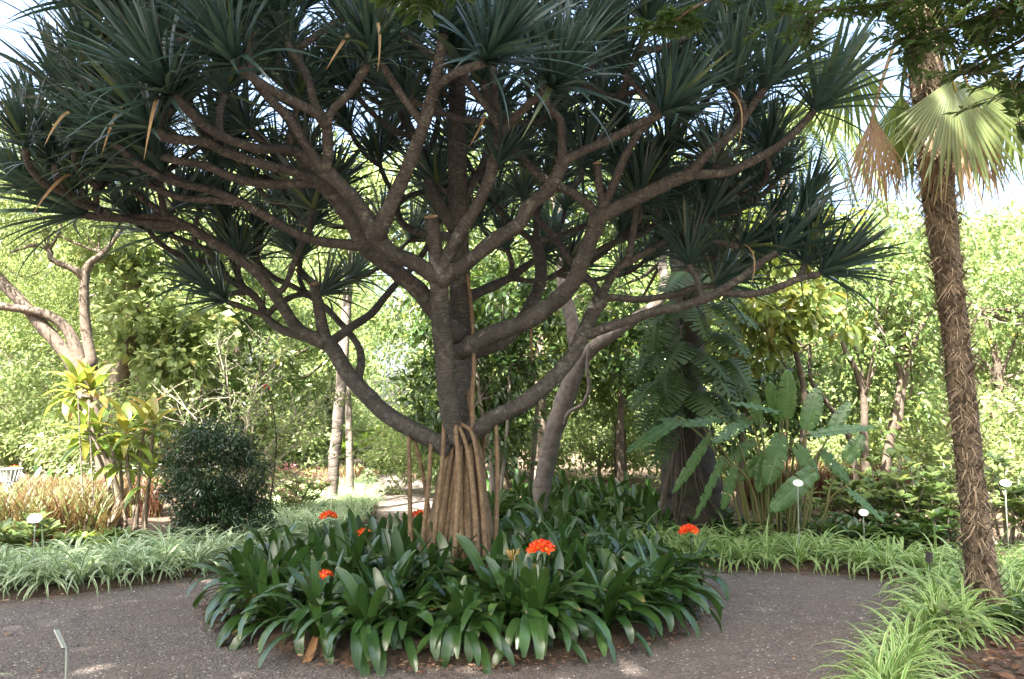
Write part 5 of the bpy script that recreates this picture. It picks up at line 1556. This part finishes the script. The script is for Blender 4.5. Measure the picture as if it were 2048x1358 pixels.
for k, (a, b, w, face, foot) in enumerate(PAD):
    A, B = at(*a), at(*b)
    d = B - A
    f = d.normalized()
    x = f.cross(Vector(face)).normalized(); z = x.cross(f)
    o = link('leaf', paddle(k, d.length * 1.03, w * .88, 3 + k % 4, .12 + .05 * (k % 3)), ban)
    mat_ = Matrix.Translation(A - SB) @ Matrix((x, f, z)).transposed().to_4x4()
    o.matrix_local = mat_
    inv = mat_.inverted()
    ft = at(foot, 1064, 9.5) - SB
    h = A - SB
    m = Vector((ft.x + (h.x - ft.x) * .42, ft.y + (h.y - ft.y) * .5, ft.z + (h.z - ft.z) * .62))
    G = Geo()
    tube(G, [inv @ p for p in (Vector((ft.x, ft.y, -.02)), m, h, h + f * .06)], [.019, .015, .011, .009], 6, 6)
    link('leaf_stalk', G.mesh('leaf_stalk', M['banana_stalk']), o)
for k in range(7):
    px = 1470 + 170 * random.random()
    P = rel([(px + (1560 - px) * .3, 1062, 9.4), (px, 960, 9.4), (px - (1560 - px) * .1, 880 + 40 * random.random(), 9.4)], SB)
    link('dry_stalk', tube_mesh('dry_stalk', P, [.013, .012, .009], M['banana_stalk'], 5, 4), ban)
sp = at(1680, 1052, 8.95)
me = paddle(60, .34, .30, 6, .3)
o = tag(link('pale_leaf', me, None, (sp.x, sp.y, .06), (math.radians(62), math.radians(10), .3)), 'broad pale crumpled leaf standing behind the right border below the small sign', 'plant')

# ------------------------------------------------------------------ right-hand shrubs and trees
b0 = Vector(gp(1735, 12.4))
tree('many_stemmed_tree', 'small tree with several dark crooked stems left of the palm', 'tree', b0,
     [(rel([(1735, 985, 12.4), (1728, 880, 12.4), (1728, 800, 12.4), (1712, 740, 12.4), (1690, 700, 12.4), (1670, 640, 12.5)], b0), [.075, .065, .06, .05, .04, .02]),
      (rel([(1765, 985, 12.5), (1785, 850, 12.5), (1798, 780, 12.5), (1800, 740, 12.5), (1772, 690, 12.5), (1765, 640, 12.5), (1782, 590, 12.5), (1780, 520, 12.6)], b0), [.08, .07, .06, .05, .045, .04, .03, .015]),
      (rel([(1795, 860, 12.5), (1805, 790, 12.5), (1820, 710, 12.4), (1850, 640, 12.4), (1880, 600, 12.4)], b0), [.06, .05, .04, .03, .015]),
      (rel([(1715, 985, 12.3), (1700, 880, 12.3), (1650, 800, 12.3), (1622, 760, 12.3), (1620, 690, 12.3)], b0), [.05, .045, .04, .035, .02])],
     [(tuple(at(1760, 560, 12.6) - b0), (1.1, .9, .9)), (tuple(at(1700, 700, 12.7) - b0), (.9, .7, .7)), (tuple(at(1840, 660, 12.6) - b0), (.8, .7, .9)), (tuple(at(1760, 800, 12.9) - b0), (.9, .6, .7)), (tuple(at(1800, 480, 12.8) - b0), (.9, .8, .6))],
     L8, 'midleaf', 'bark_brown', 210, 26, .125, .30, 91, 12, .025, starts=[tuple(at(1728, 800, 12.4) - b0), tuple(at(1772, 690, 12.5) - b0), tuple(at(1820, 710, 12.4) - b0)], twigs=110)
b0 = Vector(gp(1560, 11.6))
tree('large_leaved_tree', 'tree with large yellow-green glossy leaves above the banana-like clump', 'tree', b0,
     [(rel([(1600, 1000, 11.8), (1605, 900, 11.8), (1610, 800, 11.8), (1590, 700, 11.7), (1560, 620, 11.6)], b0), [.07, .06, .055, .04, .03])],
     [(tuple(at(1470, 620, 11.4) - b0), (.75, .6, .45)), (tuple(at(1570, 600, 11.4) - b0), (.75, .6, .45)), (tuple(at(1640, 640, 11.5) - b0), (.6, .5, .4)), (tuple(at(1500, 690, 11.6) - b0), (.6, .5, .4)), (tuple(at(1600, 480, 11.8) - b0), (.9, .7, .6)), (tuple(at(1470, 480, 12) - b0), (.9, .7, .6))],
     L8, 'maglea', 'bark_brown', 120, 20, .20, .27, 92, 12, .025, droop=.6)
b0 = Vector(gp(1480, 12.2))
tree('dark_backing_tree', 'dark leafy tree between the clad trunk and the banana-like clump', 'tree', b0,
     [(rel([(1480, 1000, 12.6), (1485, 880, 12.6), (1490, 760, 12.6), (1480, 640, 12.6)], b0), [.07, .06, .05, .03])],
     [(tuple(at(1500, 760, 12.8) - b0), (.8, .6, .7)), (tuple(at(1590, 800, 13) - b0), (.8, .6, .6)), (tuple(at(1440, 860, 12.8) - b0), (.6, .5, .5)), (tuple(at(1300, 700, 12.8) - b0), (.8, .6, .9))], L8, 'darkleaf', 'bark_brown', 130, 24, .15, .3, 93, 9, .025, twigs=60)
for k, (px, Y, h, w, lab) in enumerate(((1760, 10.2, 1.35, .75, 'broad-leaved light green shrub left of the palm trunk'), (1850, 9.8, 1.25, .6, 'broad-leaved green shrub right behind the palm trunk'), (1690, 10.6, 1.1, .6, 'broad-leaved shrub right of the banana-like clump'),
                                        (2000, 9.6, 1.3, .6, 'broad-leaved green shrub behind the right-hand sign'), (2080, 9.2, 1.5, .6, 'broad-leaved shrub at the right edge'), (1930, 11.5, 1.5, .8, 'green shrub further back right of the palm'))):
    rosette_shrub(lab, gp(px, Y), 26, h, w, 'midleaf', .16, 110 + k, tpl=leaf8(.62), per=8, name='broadleaf_shrub', stem='twig')
for k, (px, Y, lab) in enumerate(((1660, 9.4, 'low dark plant behind the border, right of the tall sign'), (1720, 9.5, 'low dark plant behind the small sign'), (1800, 9.3, 'low dark plant behind the border left of the palm'), (1880, 9.2, 'low dark plant beside the palm trunk'), (1460, 9.6, 'low dark plant at the foot of the clad trunk'), (1600, 9.9, 'low dark plant among the banana-like stalks'))):
    rosette_shrub(lab, gp(px, Y), 16, .55, .42, 'darkleaf', .15, 130 + k, per=9)
# feathery palm fronds far behind, right of the screw pine
fp = thing('feather_palm', 'distant palm with arching pale feather fronds right of the screw pine', 'palm tree', gp(1570, 22))
b0 = Vector(gp(1570, 22))
hd = at(1570, 290, 22) - b0
link('trunk', tube_mesh('trunk', [(0, 0, -.05), (hd.x * .5, 0, hd.z * .5), tuple(hd)], [.2, .17, .15], M['bark_brown'], 9, 5), fp)
for k in range(18):
    a = k * 2 * math.pi / 18 * 1.0
    G = Geo()
    P = crom([tuple(hd), tuple(hd + Vector((math.cos(a) * .8, math.sin(a) * .8, .8))), tuple(hd + Vector((math.cos(a) * 1.9, math.sin(a) * 1.9, .2))), tuple(hd + Vector((math.cos(a) * 2.5, math.sin(a) * 2.5, -1.4)))], 10)
    tube(G, P, [.025, .006], 5, 1)
    T_ = nrm(np.gradient(P, axis=0))
    idx = np.repeat(np.arange(4, len(P)), 4)
    n = len(idx)
    sd = np.cross(T_[idx], [0, 0, 1.]) * np.where(np.arange(n) % 2, 1, -1)[:, None]
    scatter(G, leaf2(.07), P[idx] + T_[idx] * (np.arange(n) % 4)[:, None] * .02, frames(sd + T_[idx] * .5 - np.array([0, 0, .35]), np.tile([0, 0, 1.], (n, 1))), np.full(n, .55))
    link('frond', G.mesh('frond', M['feather']), fp)

# ------------------------------------------------------------------ plant signs
def oval(rx, ry, th, mat, n=24):
    a = np.linspace(0, 2 * math.pi, n, endpoint=False)
    V = [(rx * math.cos(t), s * th / 2, ry * math.sin(t)) for s in (-1, 1) for t in a] + [(0, -th / 2, 0), (0, th / 2, 0)]
    i = np.arange(n); j = (i + 1) % n
    F4 = np.stack([i, i + n, j + n, j], -1)
    F3 = np.concatenate([np.stack([i, j, np.full(n, 2 * n)], -1), np.stack([j + n, i + n, np.full(n, 2 * n + 1)], -1)])
    return Geo().add(np.array(V), [F4, F3]).mesh('plate', M[mat], smooth=False)
def bar(w, h, d, mat, name):
    V = np.array([(x, y, z) for x in (-w / 2, w / 2) for y in (-d / 2, d / 2) for z in (-h / 2, h / 2)])
    F = np.array([[0, 1, 3, 2], [4, 6, 7, 5], [0, 4, 5, 1], [2, 3, 7, 6], [0, 2, 6, 4], [1, 5, 7, 3]])
    return Geo().add(V, F).mesh(name, M[mat], smooth=False)
def sign(px, py, Y, w, h, label, tilt=.45, yaw=0, lines=3):
    p = at(px, py, Y)
    o = thing('plant_sign', label, 'sign', (p.x, p.y, 0), (0, 0, yaw))
    link('stake', tube_mesh('stake', [(0, .02, -.1), (0, .02, p.z * .5), (0, .012, p.z - h * .3)], [.006], M['metal_post'], 6, 2), o)
    pl_ = link('plate', oval(w / 2, h / 2, .006, 'white_paint'), o, (0, 0, p.z), (-tilt, 0, 0))
    for k in range(lines):
        link('text_line', bar(w * (.5, .62, .4)[k % 3], h * .035, .002, 'ink', 'text_line'), pl_, (0, -.0045, h * (.16 - .16 * k)))
    return o
sign(69, 1037, 7.55, .145, .092, 'oval white plant sign at the left, low behind the border')
sign(1596, 966, 8.75, .118, .080, 'oval white plant sign on a tall stake before the banana-like clump', yaw=.1)
sign(1727, 1025, 8.95, .105, .082, 'small oval white plant sign low behind the right border', yaw=-.2)
sign(2011, 966, 8.6, .115, .080, 'oval white plant sign on a tall stake right of the palm trunk', yaw=-.1)
# near sign seen almost edge on, bottom left
q = at(128, 1300, 4.3)
sg_ = thing('plant_sign', 'plant sign seen almost edge-on at the bottom left, near the camera', 'sign', (q.x, q.y, 0))
link('stake', tube_mesh('stake', [(.02, 0, -.1), (.018, 0, q.z * .6), (.012, 0, q.z - .0), (-.01, 0, q.z + .03)], [.0065], M['metal_post'], 7, 4), sg_)
ah = Vector((-.50, .06, .86)).normalized(); aw = Vector((-.44, .9, 0)); aw = (aw - ah * aw.dot(ah)).normalized(); an = aw.cross(ah)
if an.x < 0: an = -an
pm_ = Matrix((aw, an, ah)).transposed().to_4x4()
link('plate', bar(.14, .115, .007, 'dark_metal', 'plate'), sg_).matrix_local = Matrix.Translation(Vector((-.028, 0, q.z + .055))) @ pm_
link('plate_face', bar(.132, .107, .003, 'white_paint', 'plate_face'), sg_).matrix_local = Matrix.Translation(Vector((-.028, 0, q.z + .055)) + an * .0055) @ pm_
# dark flat stake in the right border
q = at(1858, 1125, 6.9)
dk = thing('dark_marker', 'dark narrow marker stake standing in the right border beside the palm', 'marker', (q.x, q.y, 0))
link('stake', tube_mesh('stake', [(.01, 0, -.05), (.004, 0, q.z * .8), (0, 0, q.z + .02)], [.006], M['dark_metal'], 6, 3), dk)
link('plate', bar(.022, .085, .07, 'dark_metal', 'plate'), dk, (.004, 0, q.z + .045), (0, math.radians(8), .1))

# ------------------------------------------------------------------ litter, stones and petals
def octa():
    V = np.array([[1, 0, 0], [-1, 0, 0], [0, 1, 0], [0, -1, 0], [0, 0, .6], [0, 0, -.6]], float)
    F = np.array([[0, 2, 4], [2, 1, 4], [1, 3, 4], [3, 0, 4], [2, 0, 5], [1, 2, 5], [3, 1, 5], [0, 3, 5]])
    return V, F, np.zeros((6, 2))
def on_path(x, y):
    d = np.hypot(x - CX, (y - CY) / .96)
    le = np.interp(y, [4.2, 6.1, 6.62, 7.08, 7.5, 8.1, 9.2], [-9, -9, -6.5, -4.6, -3.9, -3.3, -2.8])
    re = np.interp(y, [4.0, 4.75, 5.15, 5.9, 6.6, 7.3, 7.85, 8.3], [1.75, 2.02, 2.34, 2.88, 3.4, 3.68, 3.75, 3.5])
    return (d > 2.1) & (x > le) & (x < re) & (y < 8.3)
def pebbles(name, label, n, mat, s0, s1, seed, pw=1.0):
    g = np.random.default_rng(seed)
    y = 4.3 + 4 * g.random(n * 3) ** pw
    x = -6 + 10.5 * g.random(n * 3)
    k = on_path(x, y)
    x, y = x[k][:n], y[k][:n]
    m = len(x)
    G = Geo()
    s = s0 + (s1 - s0) * g.random(m) ** 3
    scatter(G, octa(), np.stack([x, y, s * .25], -1), frames(g.normal(size=(m, 3)) * [1, 1, .3], g.normal(size=(m, 3)) * .3 + [0, 0, 1]), np.stack([s, s * (.6 + .5 * g.random(m)), s * .8], -1))
    return tag(link(name, G.mesh(name, M[mat], smooth=False)), label, 'gravel', kind='stuff')
pebbles('path_gravel', 'dark loose grit covering the path', 16000, 'stone', .004, .011, 1, 1.5)
pebbles('path_flecks', 'pale flecks scattered over the dark path', 260, 'pale_stone', .004, .010, 2)
g = np.random.default_rng(5)
G = Geo()
n = 1500
a = g.random(n) * 6.283
x = CX + (1.98 + .24 * g.random(n)) * np.cos(a); y = CY + (1.92 + .24 * g.random(n)) * np.sin(a)
scatter(G, L8, np.stack([x, y, .02 + .05 * g.random(n)], -1), frames(g.normal(size=(n, 3)) * [1, 1, .15], g.normal(size=(n, 3)) * .35 + [0, 0, 1]), .02 + .035 * g.random(n))
tag(link('bed_litter', G.mesh('bed_litter', M['litter'])), 'brown leaf litter around the rim of the round bed', 'litter', kind='stuff')
G = Geo()
n = 2600
x = 2.2 + 3.4 * g.random(n); y = 3.8 + 2.6 * g.random(n)
k = x > np.interp(y, [4, 4.75, 5.15, 5.9, 6.6], [1.75, 2.02, 2.36, 2.9, 3.4]) + .42
x, y = x[k], y[k]; n = len(x)
scatter(G, L8, np.stack([x, y, .075 + .04 * g.random(n)], -1), frames(g.normal(size=(n, 3)) * [1, 1, .2], g.normal(size=(n, 3)) * .5 + [0, 0, 1]), .03 + .06 * g.random(n))
tag(link('leaf_litter', G.mesh('leaf_litter', M['litter'])), 'dark brown leaf litter at the foot of the palm', 'litter', kind='stuff')
for k, (px, py, Y, lab) in enumerate(((2035, 1265, 5.7, 'glossy low plant right of the palm base at the edge'), (2060, 1235, 5.9, 'glossy low plant half out of view at the right edge'))):
    p = gnd(px, py + 15)
    rosette_shrub(lab, (p.x, p.y, .05), 5, .22, .16, 'darkleaf', .15, 160 + k, per=7)
p = gnd(1905, 1310)
rosette_shrub('small bright green seedling in the near right border', (p.x, p.y, .05), 3, .30, .10, 'sunleaf', .12, 170, per=5)
G = Geo()
n = 1000
y = 4.4 + 3.8 * g.random(n) ** 1.3; x = -5.5 + 9.5 * g.random(n)
k = on_path(x, y)
x, y = x[k], y[k]; n = len(x)
scatter(G, L8, np.stack([x, y, .006 + .004 * g.random(n)], -1), frames(g.normal(size=(n, 3)) * [1, 1, .05], g.normal(size=(n, 3)) * .15 + [0, 0, 1]), .012 + .03 * g.random(n) ** 2)
tag(link('path_litter', G.mesh('path_litter', M['litter'])), 'small dry leaf scraps lying on the path', 'litter', kind='stuff')
G = Geo()
for E, a0, a1 in ((L_EDGE, 2.2, edge_len(L_EDGE, 6)), (R_EDGE, .8, edge_len(R_EDGE, 12))):
    P = along(E, a0, a1, .012, (0,))
    n = len(P)
    sgn = 1 if E is L_EDGE else -1
    pos = np.array([[p[0] - sgn * -t[1] * w, p[1] - sgn * t[0] * w, .012 + .02 * random.random()] for (p, t, _), w in zip(P, np.random.default_rng(4).normal(size=n) * .09)])
    scatter(G, L8, pos, frames(g.normal(size=(n, 3)) * [1, 1, .12], g.normal(size=(n, 3)) * .3 + [0, 0, 1]), .015 + .045 * g.random(n) ** 2)
tag(link('edge_litter', G.mesh('edge_litter', M['litter'])), 'brown leaf scraps along the foot of the borders', 'litter', kind='stuff')
FLM = Geo().add(*leaf8(.5)).mesh('fallen_leaf', M['orange_petal'])
FLD = Geo().add(*leaf8(.5)).mesh('fallen_leaf', M['clivia_dry'])
for px, py, me, s, lab in ((80, 1343, FLM, .05, 'reddish fallen leaf at the bottom left near the sign'), (850, 1342, FLM, .045, 'orange petal on the path in front of the round bed'), (487, 1250, FLM, .03, 'red petal at the left rim of the round bed'),
                           (8, 1270, FLD, .07, 'brown fallen leaf at the left edge of the path'), (1068, 1290, FLD, .16, 'curled orange-brown dead leaf under the front of the round bed'), (1712, 1147, FLD, .06, 'brown fallen leaf by the right border'), (1590, 1316, FLD, .04, 'yellowish fallen leaf on the right path'),
                           (640, 1283, FLD, .12, 'yellowish dead leaf at the left front of the round bed'), (440, 1245, FLD, .07, 'brown dead leaf below the left rim of the round bed'), (350, 1168, FLD, .05, 'brown leaf at the foot of the left border')):
    p = gnd(px, py, .012)
    tag(link('fallen_leaf', me, None, (p.x, p.y, .014), (random.gauss(0, .2), random.gauss(0, .2), random.uniform(0, 6)), s), lab, 'leaf')
# tell look-alikes apart by their order across the picture
def nth(k):
    return f"{k}{'th' if 10 <= k % 100 <= 20 else {1: 'st', 2: 'nd', 3: 'rd'}.get(k % 10, 'th')}"
same = {}
for o in bpy.data.objects:
    if o.parent is None and 'label' in o:
        same.setdefault(o['label'], []).append(o)
for lab, os_ in same.items():
    if 1 < len(os_) <= 60:
        os_.sort(key=lambda o: o.location.x / max(o.location.y, .1))
        for k, o in enumerate(os_):
            o['label'] = f'{lab}, {nth(k + 1)} from the left'
print('objects', len(bpy.data.objects), 'tris', sum(len(o.data.loops) for o in bpy.data.objects if o.type == 'MESH') )
